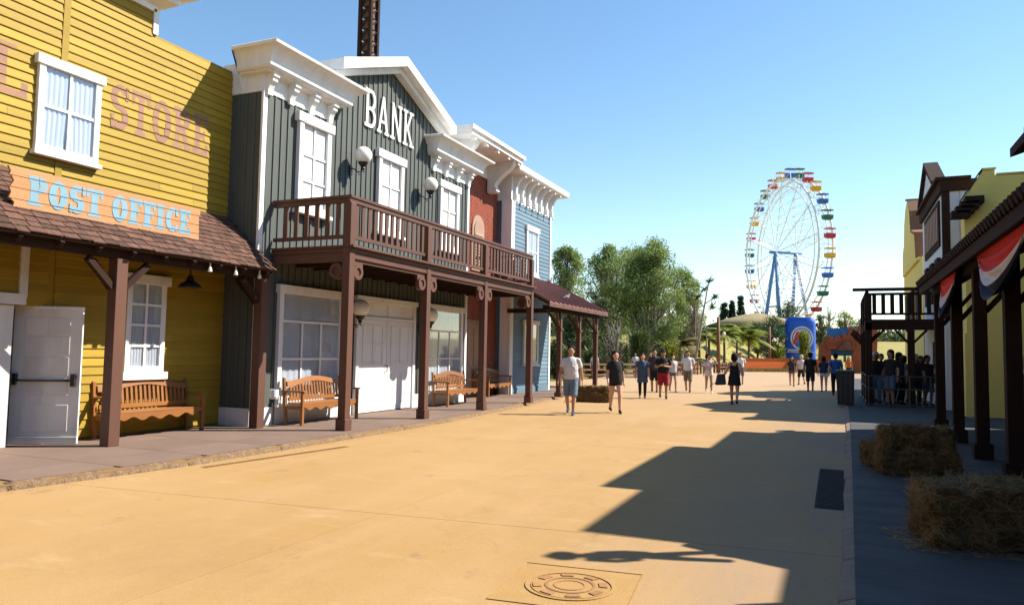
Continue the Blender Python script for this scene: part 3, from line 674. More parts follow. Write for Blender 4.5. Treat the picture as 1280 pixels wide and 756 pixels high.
# double door
dy0, dy1 = 14.38, 17.02
fr = MB().box(XB+.02, XB+.1, dy0, dy0+.11, .08, 2.72).box(XB+.02, XB+.1, dy1-.11, dy1, .08, 2.72).box(XB+.02, XB+.098, dy0+.11, dy1-.11, 2.3, 2.37).build('door_frame', M['white'], bk, bevel=.006)
MB().box(XB+.02, XB+.13, dy0-.05, dy1+.05, 2.72, 2.84).build('head_board', M['white'], fr)
MB().box(XB+.015, XB+.03, dy0+.1, dy1-.1, .1, 2.72).build('backing', M['white'], fr)
for k in range(2):
    a = dy0+.11+k*1.21; MB().box(XB+.03, XB+.045, a+.06, a+1.15, 2.41, 2.68).build('transom_panel', M['white'], fr, bevel=.01)
    a0, a1 = dy0+.115+k*1.213, dy0+.115+k*1.213+1.2
    lf = MB().box(XB+.03, XB+.06, a0, a1, .1, 2.29).build('door', M['white'], bk, bevel=.004)
    ym = (a0+a1)/2
    fm = MB()
    for z0, z1 in ((1.22, 1.26), (1.69, 1.715), (2.14, 2.18)): fm.box(XB+.06, XB+.078, a0+.17, a1-.17, z0, z1)
    for q in (a0+.17, ym-.012, a1-.21): fm.box(XB+.06, XB+.0775, q, q+.035, 1.26, 2.14)
    fm.build('moulding', M['white'], lf)
    for q in (a0+.17, ym+.06):
        MB().box(XB+.06, XB+.068, q, q+.34, .22, 1.02).box(XB+.0685, XB+.076, q+.05, q+.29, .28, .96).build('panel', M['white'], lf, bevel=.003)
MB().tube([(XB+.07, 15.66, 1.05), (XB+.12, 15.66, 1.05), (XB+.12, 15.66, 1.2), (XB+.07, 15.66, 1.2)], .012, 6).build('door_handle', M['iron'], bk)
# balcony
XP = -8.42; PY = [11.57, 14.47, 17.46, 20.68]
bal = MB().box(XB+.05, XP+.1, 11.5, 20.74, 3.42, 3.5).build('balcony', M['brown'], bk)
k = XB+.07
while k < XP+.1: MB().box(k, k+.125, 11.46, 20.78, 3.5, 3.54).build('deck_board', M['brown'], bal); k += .131
k = 11.7
while k < 20.6: MB().box(XB+.05, XP, k, k+.06, 3.25, 3.42).build('joist', M['darkbrown'], bal); k += .55
MB().box(XP-.03, XP+.03, 11.6, 20.66, 3.24, 3.44).box(XP+.0305, XP+.07, 11.6, 20.66, 3.3, 3.43).build('fascia', M['brown'], bal)
MB().box(XB+.05, XP-.03, 11.53, 11.6, 3.24, 3.44).build('fascia', M['brown'], bal)
MB().box(XB+.05, XP-.03, 20.62, 20.7, 3.24, 3.44).build('fascia', M['brown'], bal)
MB().box(XP-.05, XP+.07, 11.5, 20.74, 4.45, 4.5).box(XP-.025, XP+.045, 11.5, 20.74, 4.36, 4.45).build('handrail', M['brown'], bal)
MB().box(XP-.025, XP+.03, 11.6, 20.66, 3.68, 3.75).build('bottom_rail', M['brown'], bal)
MB().box(XB+.04, XP-.05, 11.5, 11.62, 4.45, 4.5).box(XB+.04, XP-.05, 11.53, 11.6, 4.36, 4.45).build('handrail', M['brown'], bal)
MB().box(XB+.04, XP-.05, 11.54, 11.595, 3.68, 3.75).build('bottom_rail', M['brown'], bal)
MB().box(XB+.04, XP-.05, 20.6, 20.72, 4.45, 4.5).box(XB+.04, XP-.05, 20.62, 20.7, 3.68, 3.75).build('handrail', M['brown'], bal)
bme = MB().box(-.016, .016, -.045, .045, 0, .66).mesh('baluster'); bme2 = MB().box(-.045, .045, -.016, .016, 0, .66).mesh('baluster')
for a, b in zip(PY, PY[1:]):
    n = round((b-a)/.205)
    for i in range(1, n): piece('baluster', bme, M['brown'], bal, (XP+.005, a+(b-a)*i/n, 3.725))
for yy in (11.568, 20.66):
    for i in range(1, 7): piece('baluster', bme2, M['brown'], bal, (XB+.08+(XP-XB-.1)*i/7, yy, 3.725))
for yy in PY:
    po = MB().box(XP-.085, XP+.085, yy-.085, yy+.085, .3, 4.36).build('balcony_post', M['brown'], bk, bevel=.012)
    MB().box(XP-.11, XP+.11, yy-.11, yy+.11, .08, .3).build('post_base', M['brown'], po, bevel=.015)
    for s in (-1, 1):
        if (yy == PY[0] and s < 0) or (yy == PY[-1] and s > 0): continue
        c = (yy+s*.25, 3.06)
        br = MB().prism([(c[0]+.16*math.cos(2*PI*i/20), c[1]+.16*math.sin(2*PI*i/20)) for i in range(20)], 'x', XP-.03, XP+.03)
        br.box(XP-.029, XP+.029, min(yy+s*.08, yy+s*.42), max(yy+s*.08, yy+s*.42), 3.14, 3.24)
        br = br.build('bracket', M['brown'], po)
        mb = MB()
        for i in range(20):
            t0, t1 = 2*PI*i/20, 2*PI*(i+1)/20
            q = [(c[0]+r*math.cos(t), c[1]+r*math.sin(t)) for r, t in ((.08, t0), (.15, t0), (.15, t1), (.08, t1))]
            mb.prism(q, 'x', XP+.031, XP+.058)
        mb.build('scroll_ring', M['brown'], po, fix=True)
    if yy in (PY[0], PY[-1]):
        c = (XP-.25, 3.06); MB().prism([(c[0]+.16*math.cos(2*PI*i/20), c[1]+.16*math.sin(2*PI*i/20)) for i in range(20)], 'y', yy-.03, yy+.03).build('bracket', M['brown'], po, fix=True)
        mb = MB()
        for i in range(20):
            t0, t1 = 2*PI*i/20, 2*PI*(i+1)/20
            mb.prism([(c[0]+r*math.cos(t), c[1]+r*math.sin(t)) for r, t in ((.08, t0), (.15, t0), (.15, t1), (.08, t1))], 'y', yy-.058, yy-.031)
        mb.build('scroll_ring', M['brown'], po, fix=True)
# globe lamps
def globe_lamp(y, z, label, r=.2, X=XB, group='globe lamps on the bank'):
    q = thing('globe_lamp', label, 'lamp', (X+.02, y, z), group=group, local=True)
    MB().ell((.34, 0, 0), r, 24, 16).build('globe', M['opal'], q, smooth=True)
    MB().lathe([(.03, -.34), (.05, -.31), (.04, -.28), (.09, -.22), (.12, -.17), (.1, -.15)], c=(.34, 0, 0), seg=16).build('cup', M['iron'], q, smooth=False)
    MB().tube([(.34, 0, -.3), (.3, 0, -.38), (.2, 0, -.38), (.1, 0, -.3), (0, 0, -.28)], .013, 8).tube([(.34, 0, -.3), (.36, 0, -.4), (.4, 0, -.38)], .01, 6).tube([(0, 0, -.5), (0, 0, -.2)], .018, 8).tube([(.2, 0, -.38), (.24, 0, -.45), (.29, 0, -.42)], .009, 6).build('arm', M['iron'], q)
    MB().box(-.005, .02, -.05, .05, -.42, -.22).build('wall_plate', M['iron'], q)
globe_lamp(14.05, 6.03, 'white globe wall lamp above the balcony, left of the pair, below the letter B')
globe_lamp(17.15, 6.01, 'white globe wall lamp above the balcony, right of the pair, beside the second cornice')
globe_lamp(14.12, 2.52, 'white globe wall lamp under the balcony between window and double doors')
globe_lamp(17.32, 2.52, 'white globe wall lamp under the balcony right of the double doors')

# ================================================================== brick building
XK = -11.2
br_ = thing('brick_building', 'narrow red brick building with deep white bracketed cornice beside the bank', 'building', (-13.5, 22.2, 0))
MB().box(-17, XK, 20.13, 24.26, 0, 8.2).build('wall', M['mortar'], br_)
mb = MB(); z = .1; row = 0; rq = random.Random(8)
while z < 8.1:
    y = 20.14-(.115 if row % 2 else 0)
    while y < 24.25:
        a, b = max(y, 20.14), min(y+.215, 24.25)
        if b-a > .03: mb.box(XK, XK+.012+rq.random()*.006, a, b, z, z+.062)
        y += .232
    z += .08; row += 1
tag(mb.build('bricks', M['brick'], br_), kind='stuff')
cb = MB().box(-12.2, -10.02, 19.75, 23.75, 8.16, 8.3).box(-12.2, -9.94, 19.67, 23.83, 8.3, 8.42).box(-12.2, XK+.06, 20.14, 24.25, 7.6, 8.16).build('cornice', M['white'], br_)
def scroll(X, z1, dep, hgt): # big S-curved bracket outline (x,z)
    pts = [(X, z1)]
    for i in range(13):
        t = i/12; pts.append((X+dep*(1-t)**0.0*(1-(1-math.cos(PI*t))/2*.72), z1-hgt*t*.8))
    pts += [(X+dep*.34, z1-hgt*.86), (X+dep*.36, z1-hgt*.95), (X+dep*.28, z1-hgt), (X, z1-hgt)]
    return pts
for yc in (20.45, 23.35): MB().prism(scroll(XK+.06, 8.16, 1.0, 1.05), 'y', yc-.14, yc+.14).build('bracket', M['white'], cb, fix=True)
for i in range(5): yc = 20.1+i*.85; MB().box(-10.2, -10.06, yc-.06, yc+.06, 8.06, 8.16).build('block', M['white'], cb)
# arched window
def archpts(yc, hw, z0, zs, n=12): return [(yc-hw, z0)]+[(yc-hw*math.cos(PI*i/n), zs+hw*math.sin(PI*i/n)) for i in range(n+1)]+[(yc+hw, z0)]
aw = MB().prism(archpts(22.6, .46, 4.3, 5.75), 'x', XK, XK+.06).build('window', M['tan'], br_, fix=True)
MB().prism(archpts(22.6, .33, 4.4, 5.7), 'x', XK+.0605, XK+.085).build('shutter_frame', M['tan'], aw, fix=True)
for i in range(11): MB().hexa([(XK+.085, 22.32, 4.5+i*.1), (XK+.11, 22.32, 4.5+i*.1), (XK+.11, 22.88, 4.5+i*.1), (XK+.085, 22.88, 4.5+i*.1)], [(XK+.085, 22.32, 4.57+i*.1), (XK+.088, 22.32, 4.57+i*.1), (XK+.088, 22.88, 4.57+i*.1), (XK+.085, 22.88, 4.57+i*.1)]).build('slat', M['tan'], aw)
# panelled double door at street level
db = MB().box(XK, XK+.05, 20.7, 22.9, .08, 2.62).build('door_frame', M['tan'], br_)
for k in range(2):
    a = 20.8+k*1.01; lf = MB().box(XK+.05, XK+.08, a, a+.99, .1, 2.52).build('door', M['tan'], br_)
    for q in (a+.1, a+.54):
        for z0, z1 in ((.25, 1.0), (1.12, 2.35)): MB().box(XK+.08, XK+.1, q, q+.36, z0, z1).build('panel', M['tan'], lf, bevel=.008)

# ================================================================== blue building with awning
XL = -10.68
bu = thing('blue_building', 'light blue clapboard building with white bracketed cornice and maroon awning', 'building', (-13.5, 26.3, 0))
MB().box(-17, XL, 24.29, 28.3, 0, 7.75).build('wall', M['blue'], bu)
clap(bu, M['blue'], XL, [(24.5, 28.2)], .2, 7.1, .15)
z = .2
while z < 7.0:
    MB().hexa([(XK-.3, 24.29, z), (XL, 24.29, z), (XL, 24.262, z+.002), (XK-.3, 24.262, z+.002)], [(XK-.3, 24.29, z+.15), (XL, 24.29, z+.15), (XL, 24.28, z+.15), (XK-.3, 24.28, z+.15)]).build('clapboard', M['blue'], bu); z += .15
MB().box(XL-.34, XL+.07, 24.2, 24.5, .08, 7.05).build('corner_pilaster', M['white'], bu, bevel=.01)
MB().box(XL-.1, XL+.05, 28.18, 28.34, .08, 7.05).build('corner_board', M['white'], bu)
MB().box(XL, XL+.045, 24.5, 28.18, .08, .3).build('skirting', M['blue'], bu)
cb = sweep(MB(), XL, -12.5, 24.24, 28.32, [(.04, 7.03), (.04, 7.95), (.55, 7.96), (.58, 8.0), (.6, 8.18), (.55, 8.2)]).build('cornice', M['white'], bu, fix=True)
for i in range(7):
    yc = 24.45+i*.615
    pts = [(XL+.04, 7.96), (XL+.5, 7.96), (XL+.5, 7.86)]+[(XL+.5-.36*math.sin(PI/2*t/8), 7.86-.55*(1-math.cos(PI/2*t/8))) for t in range(9)]+[(XL+.18, 7.22), (XL+.16, 7.1), (XL+.1, 7.05), (XL+.04, 7.1)]
    MB().prism(pts, 'y', yc-.06, yc+.06).build('bracket', M['white'], cb, fix=True)
    MB().ell((XL+.16, yc, 7.0), .045, 8, 6).build('drop', M['white'], cb)
window(bu, XL+.02, 25.62, 26.82, 4.5, 6.36, [.5], [.5], cas=.13, head=.2, seed=20, gap=.0)
window(bu, XL+.02, 25.5, 26.95, 1.12, 2.78, [.5], [.5], cas=.13, head=.15, seed=21)
# awning
AW0, AW1 = 22.1, 28.7
pa, pb_ = Vector((XL+.03, 0, 4.42)), Vector((-8.32, 0, 3.2))
aw = MB().hexa([(pa.x, AW0, pa.z-.05), (pb_.x, AW0, pb_.z-.05), (pb_.x, AW0, pb_.z), (pa.x, AW0, pa.z)], [(pa.x, AW1, pa.z-.05), (pb_.x, AW1, pb_.z-.05), (pb_.x, AW1, pb_.z), (pa.x, AW1, pa.z)]).build('awning', M['maroonroof'], bu, fix=True)
k = AW0
while k < AW1+.01:
    MB().bar((pa.x, k, pa.z+.012), (pb_.x+.02, k, pb_.z+.012), .05, .035).build('seam', M['maroonroof'], aw); k += .44
MB().bar((pb_.x-.02, AW0, pb_.z-.1), (pb_.x-.02, AW1, pb_.z-.1), .05, .1).build('gutter_board', M['brown'], aw)
MB().box(-8.76, -8.6, 22.6, 28.5, 2.95, 3.12).build('beam', M['darkbrown'], aw)
for k in range(7): MB().bar((pa.x, 22.5+k*.95, pa.z-.13), (pb_.x, 22.5+k*.9, pb_.z-.11), .06, .09).build('rafter', M['darkbrown'], aw)
for yy in (24.03, 26.1, 28.2):
    po = MB().box(-8.76, -8.6, yy-.08, yy+.08, .08, 2.95).build('awning_post', M['brown'], bu, bevel=.01)
    MB().box(-8.8, -8.56, yy-.12, yy+.12, .08, .24).build('post_base', M['brown'], po)
    MB().box(-8.79, -8.57, yy-.11, yy+.11, 2.35, 2.42).build('post_collar', M['brown'], po)
    for s in (-1, 1): MB().bar((-8.68, yy+s*.07, 2.5), (-8.68, yy+s*.3, 2.95), .08, .08).build('brace', M['brown'], po)
    MB().bar((-8.75, yy, 2.5), (-9.1, yy, 2.98), .08, .08).build('brace', M['brown'], po)
MB().box(XL+.04, -8.7, 24.0, 24.1, 2.95, 3.1).build('tie_beam', M['darkbrown'], aw)
def pigeon(loc, rz, label):
    q = thing('pigeon', label, 'bird', loc, rz, group='pigeons on the maroon awning', local=True)
    MB().ell((0, 0, .1), (.13, .065, .07), 12, 8, Matrix.Rotation(rad(-15), 3, 'Y')).ell((.11, 0, .2), (.04, .036, .04), 10, 7).tube([(.07, 0, .13), (.1, 0, .19)], [.05, .035], 8).tube([(-.08, 0, .09), (-.22, 0, .06)], [(.045, .02), (.04, .01)], 8).build('body', M['pigeon'], q, smooth=True)
    MB().tube([(.14, 0, .2), (.17, 0, .19)], [.01, .003], 6).tube([(.01, .02, .05), (.02, .02, 0)], .006, 5).tube([(.01, -.02, .05), (.02, -.02, 0)], .006, 5).build('beak_and_legs', M['tan'], q)
for yy, t, l in ((24.9, .82, 'grey pigeon standing on the maroon awning near its eave'), (27.6, .1, 'grey pigeon on the maroon awning beside the blue wall')):
    p = pa.lerp(pb_, t); pigeon((p.x, yy, p.z+.03), rad(60), l)

# ================================================================== benches
def bench(name, label, x_back, y0, y1, x_front):
    L = y1-y0; D = x_front-x_back
    q = thing(name, label, 'bench', (x_back, y0, .08), group='wooden benches on the left pavement', local=True)
    W = M['benchwood']
    for yy in (.035, L-.035):
        MB().box(D-.06, D, yy-.03, yy+.03, 0, .64).build('leg', W, q, bevel=.006)
        MB().hexa([(.0, yy-.03, 0), (.06, yy-.03, 0), (.06, yy+.03, 0), (.0, yy+.03, 0)], [(-.08, yy-.03, .92), (-.03, yy-.03, .92), (-.03, yy+.03, .92), (-.08, yy+.03, .92)]).build('leg', W, q, bevel=.006)
        MB().box(-.04, D+.03, yy-.045, yy+.045, .64, .675).build('arm', W, q, bevel=.01)
        MB().box(.04, D-.05, yy-.02, yy+.02, .3, .38).build('side_rail', W, q)
    for i in range(5): a = .03+i*(D-.03)/5; MB().box(a, a+(D-.03)/5-.012, .07, L-.07, .405, .43).build('seat_slat', W, q, bevel=.004)
    n = 48; top = []; bot = []
    for i in range(n+1):
        u = i/n; y = .07+(L-.14)*u; top.append((y, .405)); bot.append((y, .325+.03*math.cos(u*2*PI*5)-(.02*math.cos((u-.5)*PI))))
    mb = MB()
    for i in range(n): mb.prism([bot[i], bot[i+1], top[i+1], top[i]], 'x', D-.035, D-.01)
    mb.build('apron', W, q, fix=True)
    def bx(z): return .045-.075*(z-.42)/.5
    def tz(u): return .86+.1*math.exp(-((u-.5)/.2)**2)-.015*math.cos(u*4*PI)
    mb = MB()
    for i in range(n):
        u0, u1 = i/n, (i+1)/n; y0_, y1_ = .065+(L-.13)*u0, .065+(L-.13)*u1
        a = [(bx(.8), y0_, tz(u0)-.1), (bx(.8), y1_, tz(u1)-.1), (bx(.95), y1_, tz(u1)), (bx(.95), y0_, tz(u0))]
        mb.hexa(a, [(x+.035, y, z) for x, y, z in a])
    mb.build('top_rail', W, q, fix=True)
    MB().bar((bx(.5)+.015, .065, .5), (bx(.5)+.015, L-.065, .5), .035, .07).build('lower_rail', W, q)
    ns = int(L/.095)
    for i in range(1, ns):
        u = i/ns; y = .065+(L-.13)*u
        MB().bar((bx(.52)+.015, y, .53), (bx(tz(u)-.1)+.015, y, tz(u)-.085), .045, .016, up=(1, 0, 0)).build('back_slat', W, q)
    return q
bench('wooden_bench', 'varnished wooden bench against the yellow wall behind the porch post', -10.98, 8.38, 10.3, -10.55)
bench('wooden_bench', 'varnished wooden bench under the big curtained bank window left of the doors', -10.02, 11.8, 13.68, -9.57)
bench('wooden_bench', 'varnished wooden bench right of the white double doors of the bank', -10.02, 17.75, 19.65, -9.56)
bench('wooden_bench', 'farthest wooden bench, in front of the brick building door', -10.95, 22.2, 24.05, -10.45)
ab = thing('ash_bin', 'small steel ash bin on a thin stand beside the bank bench', 'bin', (-10.02, 11.5, .08), local=True)
MB().lathe([(.1, 0), (.1, .015), (.02, .03), (.018, .5), (.05, .52)], seg=14).build('stand', M['iron'], ab); MB().lathe([(.07, .52), (.085, .56), (.085, .7), (.075, .7), (.07, .58)], seg=16).build('pot', M['steel'], ab)

# ================================================================== drop tower far behind the bank
dt = thing('drop_tower', 'tall dark brown lattice ride tower rising behind the bank roof', 'tower', (-52, 74, -.1))
c = Vector((-52.2, 74.3, 0)); H = 64
for a in (0, 1):
    for b in (0, 1): MB().box(c.x-.95+a*1.5, c.x-.55+a*1.5, c.y-.95+b*1.5, c.y-.55+b*1.5, -.1, H).build('corner_column', M['darkbrown'], dt)
zz_ = 0
while zz_ < H:
    MB().box(c.x-.6, c.x+.6, c.y-.6, c.y+.6, zz_, zz_+1.1).build('core_panel', M['brown'], dt)
    mb = MB()
    for s in (-1, 1): mb.bar((c.x-.8, c.y+s*.8, zz_), (c.x+.8, c.y+s*.8, zz_+1.4), .12, .12).bar((c.x+s*.8, c.y-.8, zz_), (c.x+s*.8, c.y+.8, zz_+1.4), .12, .12)
    mb.build('brace', M['darkbrown'], dt); zz_ += 1.4
# ================================================================== right side: near store with porch (mostly outside the frame, it shades the street)
ns = thing('porch_store', 'dark brown store with a tiled porch roof on posts at the right edge', 'building', (6, 14, 0))
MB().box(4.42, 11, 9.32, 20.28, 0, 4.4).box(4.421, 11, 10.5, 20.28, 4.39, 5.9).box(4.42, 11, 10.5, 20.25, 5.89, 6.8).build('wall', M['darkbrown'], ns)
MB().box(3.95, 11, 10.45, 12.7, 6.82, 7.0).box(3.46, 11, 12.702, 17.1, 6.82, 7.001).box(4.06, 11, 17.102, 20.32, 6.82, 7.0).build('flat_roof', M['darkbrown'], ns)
MB().hexa([(3.3, 11.2, 5.72), (4.42, 11.2, 6.1), (4.42, 17.75, 6.1), (3.3, 17.75, 5.72)], [(3.3, 11.2, 5.9), (4.42, 11.2, 6.28), (4.42, 17.75, 6.28), (3.3, 17.75, 5.9)]).build('upper_roof', M['darkbrown'], ns)
for i in range(3): window(ns, 4.42-.1, 10.8+i*2.6, 12.0+i*2.6, 1.0, 2.5, [.5], [.5], seed=40+i, m='tan')
for yy in (6.7, 9.0, 11.33, 13.66, 16.12, 18.69):
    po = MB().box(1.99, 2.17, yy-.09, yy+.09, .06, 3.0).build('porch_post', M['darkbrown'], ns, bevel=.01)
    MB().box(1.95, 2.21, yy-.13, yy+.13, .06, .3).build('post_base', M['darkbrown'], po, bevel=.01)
    MB().bar((2.16, yy, 2.35), (2.75, yy, 3.05), .08, .08).build('brace', M['darkbrown'], po)
EP, EW = Vector((1.75, 0, 3.2)), Vector((4.44, 0, 4.35))
pr = MB().hexa([(EP.x, 8.2, EP.z-.03), (EW.x, 8.2, EW.z-.03), (EW.x, 8.2, EW.z+.02), (EP.x, 8.2, EP.z+.02)], [(EP.x, 19.1, EP.z-.03), (EW.x, 19.1, EW.z-.03), (EW.x, 19.1, EW.z+.02), (EP.x, 19.1, EP.z+.02)]).build('porch_roof', M['darkbrown'], ns, fix=True)
MB().box(1.99, 2.17, 8.3, 19.0, 3.0, 3.2).build('porch_beam', M['darkbrown'], ns)
MB().bar((EP.x+.02, 8.2, EP.z-.08), (EP.x+.02, 19.1, EP.z-.08), .05, .17).build('fascia', M['darkbrown'], pr)
k = 8.3
while k < 19.05:
    MB().tube([(EP.x-.06, k, EP.z+.05), (EW.x, k, EW.z+.05)], .07, 8).build('roof_tile', M['darkbrown'], pr); k += .21
k = 8.4
while k < 19.0:
    MB().bar((EP.x+.05, k, EP.z-.06), (EW.x, k, EW.z-.1), .05, .1).build('rafter', M['darkbrown'], pr); k += .52
# next store towards the camera, outside the frame; lengthened to block sky
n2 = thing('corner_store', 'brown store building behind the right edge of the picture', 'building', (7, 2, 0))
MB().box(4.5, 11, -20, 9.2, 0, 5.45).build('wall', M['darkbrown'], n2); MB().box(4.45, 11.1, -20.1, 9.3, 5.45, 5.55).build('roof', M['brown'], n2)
for i in range(3): window(n2, 4.4, -4+i*3.5, -2.4+i*3.5, .9, 2.4, [.5], [.5], seed=50+i, m='tan')
# unseen buildings added behind the camera to block sky and deepen the shade
bh = thing('sky_block_left', 'unseen brown boarded store added behind the camera to block sky on the left', 'building', (-14, -9, 0))
MB().box(-17, -11.05, -20, 1.9, 0, 7.6).build('wall', M['brown'], bh); MB().box(-17, -9.2, -20, 1.85, 3.1, 3.25).build('porch_roof', M['shingle'], bh)
for i in range(6): MB().box(-9.6, -9.4, -19+i*4, -18.8+i*4, .08, 3.1).build('porch_post', M['darkbrown'], bh)
for i in range(5): window(bh, -11.05, -18+i*4, -16.5+i*4, 4.2, 5.9, [.5], [.5], seed=90+i)
eb = thing('sky_block_end', 'large unseen brown hall added across the street behind the camera to block sky', 'building', (-4, -24, 0))
MB().box(-22, 14, -30, -21, 0, 9).build('wall', M['brown'], eb); MB().prism([(-22.5, 9), (14.5, 9), (-4, 12.5)], 'y', -30, -20.6).build('roof', M['darkbrown'], eb, fix=True)
MB().box(-6, -2, -20.99, -20.9, 0, 3.4).build('door', M['darkbrown'], eb)
# carved figure leaning on the porch roof (throws its shadow on the street)
cf = thing('carved_figure', 'carved wooden cowboy figure leaning out over the near porch roof', 'statue', (2.25, 8.3, 3.5))
mb = MB(); b0 = Vector((2.25, 8.25, 3.5)); tp = Vector((2.25, 8.43, 4.96)); ax = tp-b0
def fp(t, s=0, o=0): return b0+ax*t+Vector((0.0, s, 0))+Vector((o, 0, 0))
mb.tube([fp(0, -.16), fp(.25, -.1), fp(.5, 0)], [.05, .06, .08], 8).tube([fp(0, .14), fp(.25, .09), fp(.5, 0)], [.05, .06, .08], 8)
mb.tube([fp(.46), fp(.6), fp(.78), fp(.82)], [.08, .085, .1, .06], 10).tube([fp(.77, -.12), fp(.62, -.17), fp(.5, -.12)], [.05, .045, .04], 8).tube([fp(.77, .1), fp(.62, .13), fp(.5, .1)], [.05, .045, .04], 8)
mb.ell(fp(.9), .075, 10, 8).lathe([(.13, 0), (.13, .015), (.07, .03), (.05, .12)], c=tuple(fp(.94)), seg=14)
mb.box(2.15, 2.35, 8.21, 8.5, 3.36, 3.52)
mb.build('figure', M['darkbrown'], cf)
# ---- bunting
def bunting(label, y0, y1, zt, drop, X):
    q = thing('bunting_swag', label, 'bunting', (X, (y0+y1)/2, zt), group='patriotic bunting on the porch eave')
    bands = ((0.0, .5, 'buntred'), (.5, .75, 'buntwhite'), (.75, 1.0, 'navy'))
    def pt(u, v):
        sag = 4*u*(1-u); y = y0+(y1-y0)*(u+(.5-u)*.22*v)
        d = drop*v*(.12+.88*sag**.8)
        return (X-.03-.05*math.sin(v*26+u*2)*sag*(.3+v)-.09*sag*v, y, zt-d-.16*sag*(1-v)*0)
    for v0, v1, m in bands:
        mb = MB(); nu, nv = 40, 14
        for j in range(nv+1):
            for i in range(nu+1): mb.v.append(pt(i/nu, v0+(v1-v0)*j/nv))
        for j in range(nv):
            for i in range(nu): a = j*(nu+1)+i; mb.f.append([a, a+1, a+nu+2, a+nu+1])
        o = mb.build({'buntred': 'red_band', 'buntwhite': 'white_band', 'navy': 'navy_band'}[m], M[m], q, smooth=True)
        sm = o.modifiers.new('thick', 'SOLIDIFY'); sm.thickness = .006
bunting('red, white and navy bunting swag nearest the camera on the right porch', 9.1, 12.5, 3.08, .74, 1.9)
bunting('red, white and navy bunting swag farther along the right porch', 14.4, 16.5, 3.08, .74, 1.9)

# ================================================================== pale yellow building, white building, bell-gable building
XR = 3.26
n3 = thing('stucco_building', 'pale yellow stucco building with sloped parapet and stepped dark beams', 'building', (6, 26, 0))
prof3 = [(XR, 0), (11, 0), (11, 6.5), (3.99, 6.58), (3.99, 6.74), (3.72, 6.74), (XR, 5.98)]
MB().prism(prof3, 'y', 23.4, 24.0).box(3.68, 11, 24.0, 25.9, 0, 6.55).build('wall', M['paleyellow'], n3, fix=True)
for a, b, c_, d_ in ((XR-.01, 3.72, 5.98, 6.74),):
    MB().prism([(XR-.03, 5.98), (3.7, 6.76), (3.7, 6.8), (XR-.03, 6.02)], 'y', 23.36, 24.04).build('coping', M['darkbrown'], n3, fix=True)
MB().box(3.7, 4.02, 23.36, 24.04, 6.74, 6.79).box(4.021, 11, 23.36, 24.04, 6.59, 6.63).build('coping', M['paleyellow'], n3)
for i in range(4):
    MB().box(3.24-.11*i, 3.68-.11*i, 23.0, 23.398 if i == 0 else 23.39, 5.78-.125*i, 5.98-.125*i-(.004 if i else 0)).build('beam_end', M['darkbrown'], n3, bevel=.01)
MB().box(4.2, 11, 23.37, 23.41, .06, 1.2).build('dado', M['paleyellow'], n3)
MB().box(XR-.06, XR+.3, 23.34, 23.9, .06, 2.3).build('pilaster', M['paleyellow'], n3)

n4 = thing('white_building', 'white boarded building with brown trim, pediment and long balcony', 'building', (6, 29, 0))
XW = 3.07; W0, W1 = 26.0, 31.9
MB().box(XW, 11, W0, W1, 0, 6.95).build('wall', M['panelwhite'], n4)
k = XW+.17
while k < 6: MB().box(k, k+.25, W0-.03, W0+.001, 3.4, 6.72).build('panel', M['panelwhite'], n4, bevel=.004); k += .262
MB().box(XW-.1, 11, W0-.13, W0, 6.72, 7.06).box(XW-.22, 3.8, W0-.2, W0+.01, 7.06, 7.15).box(XW-.1, XW, W0+.001, W1+.1, 6.72, 7.06).box(XW-.22, XW-.001, W0+.011, W1+.2, 7.061, 7.149).build('cornice', M['darkbrown'], n4)
MB().box(XW-.04, XW+.16, W0-.05, W0+.13, 2.8, 6.72).build('corner_board', M['darkbrown'], n4)
pd = MB().prism([(27.2, 7.15), (31.0, 7.15), (29.1, 8.2)], 'x', XW-.1, XW+.06).build('pediment', M['panelwhite'], n4, fix=True)
for a, b in (((26.9, 7.13), (29.1, 8.25)), ((31.3, 7.13), (29.1, 8.25))):
    MB().hexa([(XW-.22, a[0], a[1]), (XW-.22, b[0], b[1]), (XW-.22, b[0], b[1]+.14), (XW-.22, a[0], a[1]+.14)], [(XW+.22, a[0], a[1]), (XW+.22, b[0], b[1]), (XW+.22, b[0], b[1]+.14), (XW+.22, a[0], a[1]+.14)]).build('rake', M['darkbrown'], pd, fix=True)
MB().box(XW-.05, XW, 26.75, 30.9, 5.15, 6.6).build('sign_frame', M['darkbrown'], n4)
k = 26.95
while k < 30.7: MB().box(XW-.075, XW-.05, k, k+.2, 5.35, 6.4).build('sign_slat', M['tan'], n4); k += .42
for i in range(3): window(n4, XW-.1, 26.9+i*1.5, 27.6+i*1.5, 3.5, 4.8, [.5], [.5], cas=.07, head=.09, sill=.05, m='darkbrown', seed=60+i)
window(n4, XW-.1, 27.0, 28.6, .7, 2.3, [.33, .66], [.5], m='white', seed=64)
# long balcony
bx0, by0, by1 = .92, 26.8, 31.6
bb = MB().box(bx0, XW-.02, by0, by1, 2.72, 2.84).build('balcony', M['darkbrown'], n4)
MB().box(bx0-.02, bx0+.1, by0+.09, by1, 2.5, 2.72).box(bx0-.02, XW-.02, by0-.02, by0+.09, 2.5, 2.72).build('edge_beam', M['darkbrown'], bb)
MB().box(bx0-.02, bx0+.08, by0+.1, by1, 3.66, 3.76).box(bx0-.4, XW-.4, by0-.03, by0+.1, 3.76, 3.86).build('handrail', M['darkbrown'], bb)
MB().box(bx0, bx0+.06, by0+.1, by1, 2.98, 3.05).box(bx0+.061, XW-.02, by0+.01, by0+.07, 2.98, 3.05).build('bottom_rail', M['darkbrown'], bb)
MB().box(bx0, XW-.02, by0, by0+.08, 3.62, 3.7).build('top_rail', M['darkbrown'], bb)
bm1 = boxmesh('baluster', .03, .12, .62, True); bm2 = boxmesh('baluster', .12, .03, .62, True)
k = by0+.3
